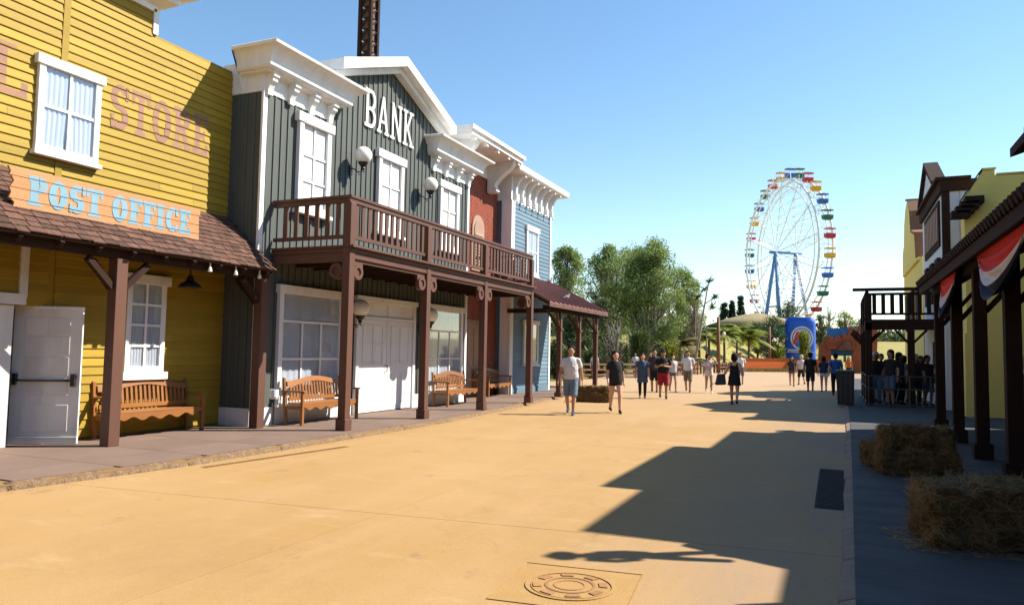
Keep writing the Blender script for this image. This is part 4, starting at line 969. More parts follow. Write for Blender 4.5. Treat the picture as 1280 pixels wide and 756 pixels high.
while k < by1: piece('baluster', bm1, M['darkbrown'], bb, (bx0+.03, k, 3.04)); k += .26
k = bx0+.24
while k < XW-.1: piece('baluster', bm2, M['darkbrown'], bb, (k, by0+.04, 3.04)); k += .26
for x, yy in ((.98, 26.88), (.98, 29.2), (.98, 31.5), (2.2, 26.88)):
    h0 = 3.7 if x < 1.5 else 2.5
    po = MB().box(x-.1, x+.1, yy-.1, yy+.1, .06, h0).build('balcony_post', M['darkbrown'], n4, bevel=.01)
    for s in (-1, 1): MB().bar((x+s*.08, yy, 2.1), (x+s*.45, yy, 2.5), .07, .07).build('brace', M['darkbrown'], po)
n5 = thing('bell_gable_building', 'pale yellow building with a stepped mission-style bell gable', 'building', (6, 36.5, 0))
XG = 3.1
MB().box(XG, 11, 32.5, 41.0, 0, 5.55).build('wall', M['paleyellow'], n5)
def GY(y): return y*.885
def GZ(z): return 1.6+(z-1.6)*.885
MB().prism([(GY(y), GZ(z)) for y, z in ((37.6, 6.0), (45.6, 6.0), (45.4, 7.2), (44.6, 7.6), (44.2, 8.6), (43.4, 9.3), (42.4, 9.55), (41.2, 9.3), (40.4, 8.6), (40.0, 7.6), (38.2, 7.2))], 'x', XG-.1, XG+.5).build('bell_gable', M['paleyellow'], n5, fix=True)
for a, b in (((37.7, 6.1), (38.2, 7.25)), ((38.15, 7.22), (40.0, 7.62)), ((40.0, 7.6), (40.42, 8.65)), ((40.4, 8.6), (41.2, 9.35)), ((41.2, 9.33), (42.4, 9.58))):
    a, b = (GY(a[0]), GZ(a[1])), (GY(b[0]), GZ(b[1]))
    MB().hexa([(XG-.16, *a), (XG-.16, *b), (XG-.16, b[0], b[1]+.1), (XG-.16, a[0]-.06, a[1]+.1)], [(XG+.56, *a), (XG+.56, *b), (XG+.56, b[0], b[1]+.1), (XG+.56, a[0]-.06, a[1]+.1)]).build('coping', M['wood'], n5, fix=True)
for i in range(3): window(n5, XG-.1, 33.4+i*2.4, 34.5+i*2.4, 2.9, 4.5, [.5], [.5], m='darkbrown', seed=70+i)
# ---- queue railing, bin
qr = thing('queue_railing', 'dark metal queue railing under the right balcony', 'railing', (2, 26.4, .06))
mb = MB()
for z in (.12, .62, 1.02): mb.tube([(.95, 26.5, z), (3.3, 26.5, z)], .022, 8)
mb.build('rail', M['steeldark'], qr)
for i in range(5): MB().tube([(.95+i*.58, 26.5, .06), (.95+i*.58, 26.5, 1.02)], .022, 8).build('post', M['steeldark'], qr)
mb = MB()
for z in (.12, .62, 1.02): mb.tube([(.93, 26.55, z), (.9, 33, z)], .022, 8)
mb.build('rail', M['steeldark'], qr)
for i in range(6): MB().tube([(.93, 27.6+i*1.05, .06), (.93, 27.6+i*1.05, 1.02)], .022, 8).build('post', M['steeldark'], qr)
bn = thing('waste_bin', 'dark square waste bin with a teal lid on the right kerb', 'bin', (.27, 26.6, .06), local=True)
MB().hexa([(-.24, -.24, 0), (.24, -.24, 0), (.24, .24, 0), (-.24, .24, 0)], [(-.27, -.27, 1.06), (.27, -.27, 1.06), (.27, .27, 1.06), (-.27, .27, 1.06)]).build('body', M['binmat'], bn, bevel=.015)
MB().box(-.29, .29, -.29, .29, 1.06, 1.13).build('lid', M['bintop'], bn, bevel=.02)
for s in (-1, 0, 1): MB().box(-.012+s*.15, .012+s*.15, -.268, -.25, .1, .98).build('rib', M['steeldark'], bn)

# ================================================================== hay bales
def hay(label, loc, size, rz=0.0, seed=0, straws=2200, group='hay bales', tilt=0.0, slen=.11):
    q = thing('hay_bale', label, 'hay bale', loc, rz, group=group, local=True)
    q.rotation_euler[0] = tilt
    r = random.Random(seed); bm = bmesh.new(); bmesh.ops.create_cube(bm, size=1)
    bmesh.ops.subdivide_edges(bm, edges=bm.edges[:], cuts=13, use_grid_fill=True)
    S = Vector(size)
    for v in bm.verts:
        p = v.co.copy(); n = Vector((p.x**9, p.y**9, p.z**9))*512
        c = Vector((p.x*S.x, p.y*S.y, (p.z+.5)*S.z))
        rr = (abs(2*p.x)**6+abs(2*p.y)**6+abs(2*p.z)**6)**(1/6)
        k = 1/max(rr, 1e-3) if rr > 1 else 1
        c = Vector((c.x*(.5+.5*k), c.y*(.5+.5*k), S.z*.5+(c.z-S.z*.5)*(.5+.5*k)))
        w_ = noise.noise(c*7+Vector((seed*3, 0, 0)))*.06+noise.noise(c*19+Vector((0, seed*5, 0)))*.035
        d = p.normalized(); c += Vector((d.x, d.y, d.z))*w_
        for tx in (-.28, .28):    # twine
            if abs(p.x-tx) < .04 and S.x > .6: c -= Vector((0, d.y, d.z))*.02
        v.co = Vector((c.x, c.y, max(c.z, .0)))
    me = bpy.data.meshes.new('bale'); bm.to_mesh(me); bm.free(); bo = link('bale', me, M['hay'], q, smooth=False)
    mb = MB(); pol = list(me.polygons)
    for i in range(straws):
        f = r.choice(pol); p = f.center+f.normal*.006; t = Vector((r.gauss(0, 1), r.gauss(0, 1), r.gauss(0, .7)))
        t = (t-f.normal*t.dot(f.normal)*.75).normalized()*r.uniform(.4, 1)*slen; s = f.normal.cross(t).normalized()*.0017
        b = p+t+f.normal*r.uniform(-.01, .035); b.z = max(b.z, .004); p.z = max(p.z, .004)
        mid = (p+b)/2+f.normal*.012
        mb.poly([p-s, p+s, mid+s, mid-s]); mb.poly([mid-s, mid+s, b+s*.4, b-s*.4])
    for i in range(straws//6):   # loose straw on the ground round the bale
        a = r.random()*2*PI; d = r.uniform(.0, .2); x = (S.x*.5+d)*math.cos(a); y = (S.y*.5+d)*math.sin(a)
        x, y = max(-S.x*.5-d, min(S.x*.5+d, x*1.3)), max(-S.y*.5-d, min(S.y*.5+d, y*1.3))
        t = Vector((r.gauss(0, 1), r.gauss(0, 1), 0)).normalized()*r.uniform(.3, 1)*slen*.7; s = Vector((-t.y, t.x, 0)).normalized()*.003
        p = Vector((x, y, .004))
        if loc[2] < .2: mb.poly([p-s, p+s, p+t+s+Vector((0, 0, .004)), p+t-s+Vector((0, 0, .004))])
    tag(mb.build('loose_straw', M['straw'], q), kind='stuff')
hay('lower hay bale of the two stacked on the dark pavement', (.97, 11.35, .062), (.95, .46, .33), rad(8), 1)
hay('upper hay bale lying on another on the dark pavement', (.96, 11.42, .37), (.86, .44, .32), rad(5), 2)
hay('small hay bale half hidden behind the lower stacked bale', (.62, 11.95, .062), (.5, .5, .36), rad(20), 3, 500)
hay('big hay bale nearest the camera at the right edge', (1.22, 7.42, .062), (1.2, .6, .5), rad(12), 4, 5200, slen=.15)
hay('hay bale at the right picture edge behind the big nearest one', (1.68, 8.05, .062), (1.1, .55, .46), rad(10), 5, 2500)
hay('bottom hay bale in the sunny street behind the man in white', (-7.28, 23.5, .0), (1.1, .6, .34), rad(10), 6, 500)
hay('top hay bale in the sunny street behind the man in white', (-7.25, 23.52, .32), (.98, .52, .2), rad(14), 7, 400)
# ================================================================== lawn and distant things
def sst(a, b, x):
    t = max(0, min(1, (x-a)/(b-a))); return t*t*(3-2*t)
def lawn_z(x, y):
    yb_ = 60+34*sst(-15, -6, x); s = y-yb_
    return -.06+4.2*sst(2, 45, s)+.15*math.sin(x*.21)*sst(2, 20, s)
bm = bmesh.new(); G = []
for i in range(61):
    G.append([bm.verts.new((-110+i*3, 47+j*3.2, lawn_z(-110+i*3, 47+j*3.2))) for j in range(56)])
for i in range(60):
    for j in range(55): bm.faces.new((G[i][j], G[i+1][j], G[i+1][j+1], G[i][j+1]))
me = bpy.data.meshes.new('lawn'); bm.to_mesh(me); bm.free()
tag(link('lawn', me, M['grass'], smooth=True), 'dry yellow green lawn rising behind the plaza', kind='structure')
def spot(px, depth, y=445):
    p = pat(px, y, depth); return Vector((p.x, p.y, max(-.06, lawn_z(p.x, p.y)) if p.y > 46 else 0))
def topz(px, y, depth): return pat(px, y, depth).z

def leaves(mb, r, centers, n, size, spread, droop=0.3, slim=.45):
    for i in range(n):
        c, rr = centers[r.randrange(len(centers))]
        d = Vector((r.gauss(0, 1), r.gauss(0, 1), r.gauss(0, .8))); d = d/max(d.length, .01)*rr*(r.random()**.45)
        p = c+d
        a = Vector((r.gauss(0, 1), r.gauss(0, 1), r.gauss(0, .7)-droop)).normalized(); b = a.cross(Vector((r.gauss(0, 1), r.gauss(0, 1), r.gauss(0, 1)))).normalized()
        s = size*r.uniform(.6, 1.3); a = a*s; b = b*s*slim
        mb.poly([p, p+a*.5+b*.5, p+a, p+a*.5-b*.5])
def tree(name, label, px, depth, top_y, half_px, leaf='leafA', n=8000, size=.2, bark='palebark', crown0=.25, trunks=1, seed=0, shape='round', cat='tree', group='trees behind the plaza', nclump=84, cl=.24, loc=None):
    r = random.Random(seed); base = loc or spot(px, depth); h = topz(px, top_y, depth)-base.z; W = half_px/FPX*depth
    q = thing(name, label, cat, base, r.random()*6, group=group, local=True)
    tr = MB(); cents = []; R1 = h*.022+.05
    ncl = nclump
    for t in range(trunks):
        an = 2*PI*t/trunks+r.random(); lean = Vector((math.cos(an), math.sin(an), 0))*(W*.28 if trunks > 1 else W*.05)
        pts = [Vector((0, 0, -.15))+lean*.1]+[lean*(k/5)**1.2+Vector((r.gauss(0, .05)*W*.4, r.gauss(0, .05)*W*.4, h*.88*k/5)) for k in range(1, 6)]
        tr.tube(pts, [R1/(trunks**.4)*(1-.16*k) for k in range(6)], 8)
        for i in range(ncl//trunks):
            z = crown0+(1-crown0)*r.random()**.9
            if shape == 'cone': wd = W*(1-((z-crown0)/(1-crown0)))**.8+.1
            elif shape == 'col': wd = W*(1-abs(2*((z-crown0)/(1-crown0))-.85)**2.2*.75)
            else: wd = W*math.sqrt(max(.05, 1-(2*(z-crown0)/(1-crown0)-.92)**2*.86))
            a = r.random()*2*PI; rr = wd*(r.random()**.5)*.86
            c = Vector((math.cos(a)*rr, math.sin(a)*rr, h*z*.97)); cr_ = max(.25, W*cl*r.uniform(.7, 1.5))
            cents.append((c, cr_))
            k = max(1, min(4, int(5*(z-.18)))); o = pts[k]
            if shape != 'cone': tr.tube([o, o.lerp(c, .5)+Vector((0, 0, -.04*h*r.random())), c], [R1*.35, R1*.2, R1*.06], 5)
    tr.build('trunk', M[bark], q, smooth=True)
    mb = MB(); leaves(mb, r, cents, n, size, 1); mb.build('crown', M[leaf], q)
    return q
tree('tall_tree', 'tall airy grey green tree just behind the blue building and awning', 706, 58, 303, 30, n=13000, seed=1, trunks=2)
tree('tall_tree', 'tall airy tree, left one of the central group above the first walkers', 762, 66, 305, 40, n=24000, seed=2, trunks=3)
tree('tall_tree', 'tallest airy tree in the centre of the picture', 815, 63, 297, 44, n=28000, seed=3, trunks=3)
tree('tall_tree', 'airy tree at the right of the central group, sloping crown', 852, 70, 335, 28, n=14000, seed=4, trunks=2)
tree('tall_tree', 'airy tree at the back between the two tallest central trees', 790, 78, 306, 40, n=16000, seed=5, trunks=2)
tree('leafy_tree', 'dark leafy tree behind the awning posts', 722, 50, 385, 30, leaf='leafB', n=9000, size=.17, seed=6, bark='bark', crown0=.35)
tree('leafy_tree', 'low dark tree between the awning and the bare tree', 752, 57, 372, 26, leaf='leafB', n=9000, size=.17, seed=7, bark='bark', crown0=.3)
tree('dry_tree', 'small tree with sparse yellowish leaves right of centre', 868, 66, 372, 18, leaf='leafE', n=1500, size=.16, seed=8, bark='palebark', crown0=.35)
tree('bare_tree', 'pale bare-branched tree beside the fence behind the woman in black', 768, 53, 398, 24, leaf='leafE', n=350, size=.14, seed=9, bark='palebark', crown0=.25, trunks=3, nclump=60)
tree('leafy_tree', 'orange tinged leafy tree low in the central group', 838, 74, 372, 26, leaf='leafE', n=3000, size=.18, seed=10, bark='bark', crown0=.2)
tree('leafy_tree', 'dark leafy tree in front of the thatched roof', 965, 92, 396, 24, leaf='leafB', n=4200, size=.22, seed=11, bark='bark', crown0=.2)
tree('leafy_tree', 'dark leafy tree at the left end of the thatched roof', 947, 96, 402, 16, leaf='leafB', n=2600, size=.22, seed=12, bark='bark', crown0=.2)
tree('leafy_tree', 'dark round tree at the foot of the ferris wheel', 985, 122, 376, 17, leaf='leafB', n=3600, size=.28, seed=13, bark='bark', crown0=.15)
tree('leafy_tree', 'dark leafy tree right of the blue sign', 1026, 108, 392, 12, leaf='leafB', n=2600, size=.24, seed=14, bark='bark', crown0=.15)
tree('leafy_tree', 'bright green tree above the rock gateway', 1056, 100, 386, 15, leaf='leafC', n=2800, size=.22, seed=15, bark='bark', crown0=.2)
tree('bare_tree', 'thin bare tree right of the ferris wheel', 1038, 118, 376, 20, leaf='leafE', n=260, size=.2, seed=16, bark='palebark', crown0=.3, nclump=44)
tree('leafy_tree', 'low dark tree left of the blue sign', 990, 101, 408, 22, leaf='leafB', n=3000, size=.22, seed=26, bark='bark', crown0=.1)
tree('leafy_tree', 'distant dark tree behind the rock gateway', 1078, 120, 400, 24, leaf='leafB', n=3000, size=.26, seed=27, bark='bark', crown0=.1)
for i, (px, ty_, hw, lab) in enumerate(((905, 377, 9, 'left'), (915, 375, 7, 'middle'), (926, 369, 9, 'right'))):
    tree('cypress_tree', 'dark pointed cypress above the thatched roof, %s of three' % lab, px, 135, ty_, hw, leaf='leafD', n=5000, size=.36, seed=30+i, bark='bark', crown0=.05, shape='cone', group='cypresses above the thatched roof', cl=.3)
for i, (px, dp, ty_, hw, lf, lab) in enumerate(((694, 47, 424, 14, 'leafB', 'against the blue building corner'), (716, 49, 418, 18, 'leafB', 'under the awning beside the first post'), (742, 52, 424, 18, 'leafB', 'behind the nearest man'), (772, 57, 428, 16, 'leafA', 'behind the woman in black'), (826, 60, 430, 16, 'leafB', 'behind the folded-hands man'), (846, 72, 420, 22, 'leafB', 'below the central trees at their right end'), (800, 72, 415, 26, 'leafB', 'below the tallest central tree'))):
    tree('shrub', 'dense shrub '+lab, px, dp, ty_, hw, leaf=lf, n=4200, size=.15, bark='bark', crown0=.02, seed=60+i, cat='shrub', group='shrubs at the lawn edge', cl=.3)
# a broad dark wood closing the view far behind
def wood_mass(name, label, px0, px1, depth, top_y, n, seed):
    r = random.Random(seed); mb = MB(); cents = []
    for i in range(70):
        px = px0+(px1-px0)*r.random(); b = spot(px, depth+r.uniform(-6, 6)); ht = topz(px, top_y+r.uniform(0, 14), depth)-b.z
        for k in range(3): cents.append((Vector((b.x, b.y, b.z+ht*(.2+.75*k/2*r.uniform(.8, 1)))), 1.7))
    leaves(mb, r, cents, n, .55, 1); return tag(mb.build(name, M['leafB']), label, 'trees', kind='stuff')
wood_mass('far_wood', 'dark band of far trees behind the central trees', 650, 900, 112, 400, 12000, 3)
wood_mass('far_wood', 'dark band of far trees behind the rock gateway', 1000, 1150, 128, 412, 7000, 4)

# ---- palms and bladed plants
def palm(label, px, depth, crown_y, rpx, seed, leaf='leafC', fronds=30, name='palm', trunk_r=.12, y0=445):
    r = random.Random(seed); b = spot(px, depth); h = topz(px, crown_y, depth)-b.z; Rr = rpx/FPX*depth
    q = thing(name, label, 'palm', b, r.random()*6, group='palms on the lawn edge', local=True)
    MB().tube([(0, 0, -.1), (.05, 0, h*.5), (0, 0, h)], [trunk_r*1.3, trunk_r, trunk_r*.9], 8).build('trunk', M['bark'], q, smooth=True)
    for i in range(fronds):
        mb = MB(); a = 2*PI*i/fronds+r.gauss(0, .15); el = r.uniform(.15, 1.25); L = Rr*r.uniform(1.0, 1.45); dr = Vector((math.cos(a), math.sin(a), 0)); sd = Vector((-dr.y, dr.x, 0)); pts = []
        for k in range(9):
            t = k/8; pts.append(Vector((0, 0, h))+dr*(L*t*math.cos(el*(1-t*.5)))+Vector((0, 0, L*(math.sin(el)*t-.62*t*t))))
        for k in range(1, 9):
            for m_ in range(3):
                p = pts[k-1].lerp(pts[k], m_/3); wl = L*.3*math.sin(PI*min(.97, .1+(k-1+m_/3)/8*.9))+.05
                for s in (-1, 1):
                    e = p+sd*(s*wl*.8)+(pts[k]-pts[k-1]).normalized()*wl*.5+Vector((0, 0, -wl*.3)); wv = (pts[k]-pts[k-1]).normalized()*.075
                    mb.poly([p-wv, p+wv, e])
        mb.build('frond', M[leaf], q)
    return q
palm('bright green palm, left of the group before the thatched roof', 886, 74, 424, 20, 1)
palm('bright green palm behind the woman with curly hair', 905, 78, 418, 20, 2)
palm('large bright green palm left of the orange wall', 936, 80, 424, 25, 3)
palm('bright palm between the brown lamp post and the orange wall', 921, 86, 412, 18, 4)
palm('yellowing palm beside the man in white right of centre', 850, 64, 432, 22, 5, leaf='leafE')
palm('dark green palm at the left of the brown lamp post', 874, 80, 416, 18, 6, leaf='leafB')
def blades(label, px, depth, top_y, rpx, n, seed, leaf='leafF', wd=.09, base_y=None, name='blade_plant'):
    r = random.Random(seed); b = spot(px, depth); h = topz(px, top_y, depth)-b.z; Rr = rpx/FPX*depth
    q = thing(name, label, 'plant', b, 0, group='bladed plants along the fence', local=True); mb = MB()
    for i in range(n):
        a = r.random()*2*PI; d = Vector((math.cos(a), math.sin(a), 0)); z0 = h*r.random()*.55; o = d*Rr*.25*r.random()+Vector((0, 0, z0)); L = h*.5*r.uniform(.6, 1.1); out = Rr*r.uniform(.3, 1); s = Vector((-d.y, d.x, 0))*wd
        m_ = o+d*out*.4+Vector((0, 0, L*.75)); e = o+d*out+Vector((0, 0, L*r.uniform(.6, 1.05)))
        mb.poly([o-s*.6, o+s*.6, m_+s*.6, m_-s*.6]); mb.poly([m_-s*.6, m_+s*.6, e])
    mb.build('leaves', M[leaf], q)
    mb = MB()
    for i in range(4): a = i*1.7; mb.tube([(0, 0, -.1), (.3*Rr*math.cos(a)*.6, .3*Rr*math.sin(a)*.6, h*.6)], [.09, .05], 6)
    mb.build('stem', M['bark'], q)
blades('dense dark sword-leaved plant behind the woman in blue', 800, 52, 408, 24, 520, 1)
blades('sword-leaved plant left of the dense one, behind the woman in black', 778, 54, 425, 18, 300, 2)
blades('pale sword-leaved plant behind the man with folded arms', 838, 58, 425, 18, 260, 3, leaf='leafC')
blades('low dark spiky plant under the awning', 712, 46, 430, 16, 260, 4, leaf='leafB')
blades('low spiky plant between the awning posts', 738, 47, 432, 16, 260, 5, leaf='leafB')
blades('round bush beside the brown post left of the blue sign', 973, 90, 430, 14, 300, 6, leaf='leafC', wd=.12)
blades('columnar yellow green shrub in front of the blue sign', 1005, 84, 412, 10, 900, 7, leaf='leafC', wd=.12)
# ---- thin leaning tree with tufts
lt = spot(866, 62); ltq = thing('leaning_tree', 'thin leaning pole-like tree with leaf tufts at its top', 'tree', lt, group='trees behind the plaza')
e = pat(886, 352, 62); m_ = lt.lerp(e, .55)+Vector((0, 0, .1)); a1 = pat(872, 372, 62); a2 = pat(893, 372, 62)
MB().tube([lt, m_, e], [.1, .08, .05], 7).tube([m_.lerp(e, .35), a1], [.05, .03], 6).tube([m_.lerp(e, .45), a2], [.05, .03], 6).build('trunk', M['palebark'], ltq, smooth=True)
mb = MB(); r = random.Random(4)
for c in (e, a1, a2, pat(880, 362, 62), pat(890, 384, 62)):
    for i in range(46):
        d = Vector((r.gauss(0, 1), r.gauss(0, 1), r.gauss(.3, .8))).normalized()*r.uniform(.4, .9); s = d.cross(Vector((r.random(), r.random(), 1))).normalized()*.05; mb.poly([c-s, c+s, c+d])
mb.build('crown', M['leafF'], ltq)
# ---- posts and lamps
def post(label, px, depth, top_y, r0, m, name='lamp_post', lamp=True):
    b = spot(px, depth); h = topz(px, top_y, depth)-b.z
    q = thing(name, label, 'post', b, group='posts at the edge of the plaza', local=True)
    MB().tube([(0, 0, -.1), (0, 0, h)], [r0*1.1, r0*.8], 10).build('pole', M[m], q, smooth=True)
    if lamp:
        MB().tube([(0, 0, h*.72), (.5, -.2, h*.76)], .03, 6).build('arm', M['iron'], q); MB().ell((.5, -.2, h*.7), (.16, .16, .2), 12, 8).build('lantern', M['glasslamp'], q, smooth=True)
    return q
post('thick brown wooden lamp post left of the woman in black dress', 898, 66, 396, .17, 'wood')
post('brown wooden lamp post left of the blue sign', 962, 84, 408, .16, 'wood')
post('thin dark post left of the thick lamp post', 883, 68, 412, .07, 'bark', lamp=False)
post('thin grey mast above the thatched roof', 898.5, 100, 366, .05, 'steel', name='mast', lamp=False)
# ---- rail fences
def fence(label, pxa, pxb, depth_a, depth_b, h=1.0, lattice=False):
    a, b = spot(pxa, depth_a), spot(pxb, depth_b)
    q = thing('rail_fence', label, 'fence', a.lerp(b, .5), group='brown rail fences behind the plaza'); n = max(2, round((b-a).length/1.6))
    def G_(p): return Vector((p.x, p.y, max(-.06, lawn_z(p.x, p.y))))
    for i in range(n+1):
        p = G_(a.lerp(b, i/n)); MB().box(p.x-.07, p.x+.07, p.y-.07, p.y+.07, p.z-.1, p.z+h+.1).build('post', M['wood'], q)
    for i in range(n):
        p0, p1 = G_(a.lerp(b, i/n)), G_(a.lerp(b, (i+1)/n))
        for z in (.3, .62, .95):
            MB().bar(p0+Vector((0, 0, h*z)), p1+Vector((0, 0, h*z)), .06, .1).build('rail', M['wood'], q)
        if lattice:
            for k in range(6):
                c = p0.lerp(p1, (k+.5)/6); MB().bar(c+Vector((0, 0, .1)), c+Vector((0, 0, h*.95)), .05, .03).build('slat', M['wood'], q)
fence('brown rail fence behind the first walkers', 700, 795, 44, 49)
fence('slatted brown fence behind the centre group of walkers', 797, 872, 50, 60, 1.1, True)
fence('low rail fence by the thick brown lamp post', 876, 925, 62, 76, .9)
fence('far rail fence up on the lawn', 730, 870, 70, 84, 1.0)
# ---- orange wall with kerb planting
a, b = gnd(926, 464), gnd(985, 464.5); c_ = gnd(1052, 466); r = random.Random(6)
ow = thing('orange_wall', 'long low orange wall across the far end of the plaza', 'wall', a.lerp(b, .5))
for p0, p1 in ((a, b), (b, c_)):
    MB().bar(p0+Vector((0, 0, .62)), p1+Vector((0, 0, .62)), .35, 1.28).build('wall', M['orangewall'], ow)
    MB().bar(p0+Vector((0, 0, 1.3)), p1+Vector((0, 0, 1.3)), .45, .09).build('coping', M['rock'], ow)
mb = MB()
for i in range(2600):
    t = r.random(); p = (a.lerp(b, t*2) if t < .5 else b.lerp(c_, t*2-1))+Vector((r.uniform(-.2, .2), -.3-r.random()*1.6, 0)); d = Vector((r.gauss(0, .12), r.gauss(0, .12), r.uniform(.1, .4))); s = Vector((.05, 0, 0)); mb.poly([p-s, p+s, p+d])
tag(mb.build('ground_cover', M['leafE']), 'strip of low plants along the foot of the orange wall', 'plants', kind='stuff')
# ---- big blue cup sign with emblem
cp = spot(1000, 92); hc = topz(1000, 397, 92)-cp.z; wc = 18/FPX*92
cs = thing('cup_sign', 'giant blue drink can sign with white ring emblem and red mark', 'sign', cp, rz=rad(8), local=True)
mb = MB(); n = 28
prf = [(.82, 0), (.95, .12), (1.0, .5), (1.0, hc*.86), (.97, hc*.93), (.86, hc)]
for k_, (s, z) in enumerate(prf):
    for i in range(n): t = 2*PI*i/n; mb.v.append((wc*s*abs(math.cos(t))**.55*(1 if math.cos(t) > 0 else -1), wc*.8*s*abs(math.sin(t))**.55*(1 if math.sin(t) > 0 else -1), z))
for k_ in range(len(prf)-1):
    for i in range(n): q0 = k_*n+i; q1 = k_*n+(i+1) % n; mb.f.append([q0, q1, q1+n, q0+n])
mb.f.append(list(range((len(prf)-1)*n, len(prf)*n))); mb.build('body', M['cupblue'], cs)
def vring(y, cx, cz, rx, rz_, t, a0, a1, nn=28):
    mb = MB()
    for i in range(nn):
        p, q = rad(a0+(a1-a0)*i/nn), rad(a0+(a1-a0)*(i+1)/nn)
        mb.prism([(cx+(rx-k*t)*math.cos(s), cz+(rz_-k*t)*math.sin(s)) for k, s in ((0, p), (0, q), (1, q), (1, p))], 'y', y-.02, y)
    return mb
fy = -wc*.8-.0
vring(fy, .1, hc*.6, 1.32, 1.45, .2, 0, 360).build('ring', M['buntwhite'], cs, fix=True); vring(fy, .1, hc*.6, 1.0, 1.1, .12, -40, 200).build('ring', M['steel'], cs, fix=True)
MB().prism([(-1.0, hc*.6-.75), (-.6, hc*.6-.75), (-.48, hc*.6-.15), (-.15, hc*.6-.15), (-.1, hc*.6-.75), (.3, hc*.6-.75), (.2, hc*.6+.75), (-.55, hc*.6+.75)], 'y', fy-.03, fy).build('red_mark', M['red'], cs, fix=True)
MB().box(-wc*.92, wc*.92, fy-.025, fy, hc*.33, hc*.345).box(-wc*.85, -.1, fy-.025, fy, hc*.36, hc*.385).build('white_band', M['buntwhite'], cs)
# ---- thatched round pavilion
th = pat(945, 430, 112); th.z = lawn_z(th.x, th.y)
tp_ = thing('thatched_pavilion', 'wide round pavilion with thatched roof and green fascia', 'building', th, local=True)
e = topz(945, 408, 112)-th.z; t = topz(945, 391, 112)-th.z; rr = 58/FPX*112
MB().lathe([(rr+.2, e-.05), (rr+.2, e+.12), (rr*.66, e+(t-e)*.5), (rr*.3, e+(t-e)*.84), (.3, t)], seg=40).build('roof', M['thatch'], tp_, smooth=True)
MB().lathe([(rr*.97, e-1.5), (rr*.97, e)], seg=40).build('fascia', M['signgreen'], tp_)
for i in range(14): MB().tube([(rr*.93*math.cos(i*PI/7), rr*.93*math.sin(i*PI/7), -.2), (rr*.93*math.cos(i*PI/7), rr*.93*math.sin(i*PI/7), e-1.2)], .14, 8).build('post', M['wood'], tp_)
# ---- rock gateway
gp = spot(1046, 76); rg = thing('rock_gateway', 'jagged orange fake-rock gateway arch with blue panel behind', 'gate', gp, rz=rad(4), local=True)
def rocky(name, pts, d0, d1, m, seed):
    mb = MB().prism(pts, 'y', d0, d1); me = mb.mesh(name); bm = bmesh.new(); bm.from_mesh(me); bmesh.ops.triangulate(bm, faces=bm.faces[:]); bmesh.ops.subdivide_edges(bm, edges=bm.edges[:], cuts=3)
    for v in bm.verts: v.co += Vector((noise.noise(v.co*1.3+Vector((seed, 0, 0))), noise.noise(v.co*1.3+Vector((0, seed, 9))), noise.noise(v.co*1.3+Vector((5, 0, seed)))))*.16
    bmesh.ops.recalc_face_normals(bm, faces=bm.faces[:]); bm.to_mesh(me); bm.free(); return link(name, me, M[m], rg)
k = 76/FPX
def gx(px): return (px-1046)*k
def gz_(py): return (462-py)*k
rocky('left_pillar', [(gx(1023), -.2), (gx(1040), -.2), (gx(1038), gz_(430)), (gx(1036), gz_(418)), (gx(1030), gz_(422)), (gx(1026), gz_(430))], -.8, .8, 'rock', 1)
rocky('lintel', [(gx(1034), gz_(432)), (gx(1066), gz_(432)), (gx(1067), gz_(410)), (gx(1062), gz_(404)), (gx(1058), gz_(416)), (gx(1054), gz_(411)), (gx(1051), gz_(419)), (gx(1046), gz_(414)), (gx(1042), gz_(420)), (gx(1038), gz_(414)), (gx(1034), gz_(422))], -.9, .7, 'rock', 2)
rocky('lintel', [(gx(1046), gz_(433)), (gx(1064), gz_(433)), (gx(1060), gz_(424)), (gx(1055), gz_(421)), (gx(1050), gz_(426))], -1.3, -.9, 'rockdark', 5)
rocky('right_pillar', [(gx(1062), -.2), (gx(1088), -.2), (gx(1092), gz_(400)), (gx(1080), gz_(394)), (gx(1074), gz_(398)), (gx(1070), gz_(410)), (gx(1064), gz_(425))], -.9, .8, 'rock', 3)
MB().box(gx(1036), gx(1068), 1.2, 1.4, gz_(440), gz_(405)).build('blue_panel', M['panelblue'], rg)

# ================================================================== ferris wheel
FC = pat(982, 316, 140.0); fw = Vector((F.x, F.y, 0)).normalized(); rt = Vector((fw.y, -fw.x, 0))
vd = Vector((FC.x, FC.y, 0)).normalized(); vr = Vector((vd.y, -vd.x, 0))
nn = vr*.88+vd*.475; tt = vr*.475-vd*.88        # axle direction, in-plane horizontal direction
gy = lawn_z(FC.x, FC.y)
wh = thing('ferris_wheel', 'white ferris wheel on blue legs with coloured gondolas', 'ferris wheel', (FC.x, FC.y, gy), local=True)
C0 = Vector((0, 0, FC.z-gy)); sp = 1.25; RR = 13.6; RGo = 14.9
def WP(a, rad_, off): return C0+tt*(math.sin(a)*rad_)+Vector((0, 0, math.cos(a)*rad_))+nn*off
NG = 28
for s in (-1, 1):
    for rad_, th_ in ((RR, .2), (RR*.9, .11)): MB().tube([WP(2*PI*i/72, rad_, s*sp) for i in range(73)], th_, 6, cap=False).build('rim', M['steel'], wh, smooth=True)
for i in range(14):
    a = 2*PI*i/14+.1
    for s in (-1, 1): MB().tube([WP(a, .6, s*sp*1.6), WP(a, RR, s*sp)], .075, 5).build('spoke', M['steel'], wh)
    mb = MB()
    for k in range(6):
        r0, r1 = RR*(.25+.125*k), RR*(.25+.125*(k+1))
        mb.tube([WP(a, r0, -sp*(1.6-.6*r0/RR)), WP(a, r1, sp*(1.6-.6*r1/RR))], .05, 4).tube([WP(a, r1, -sp*(1.6-.6*r1/RR)), WP(a, r1, sp*(1.6-.6*r1/RR))], .05, 4)
    mb.build('lacing', M['steel'], wh)
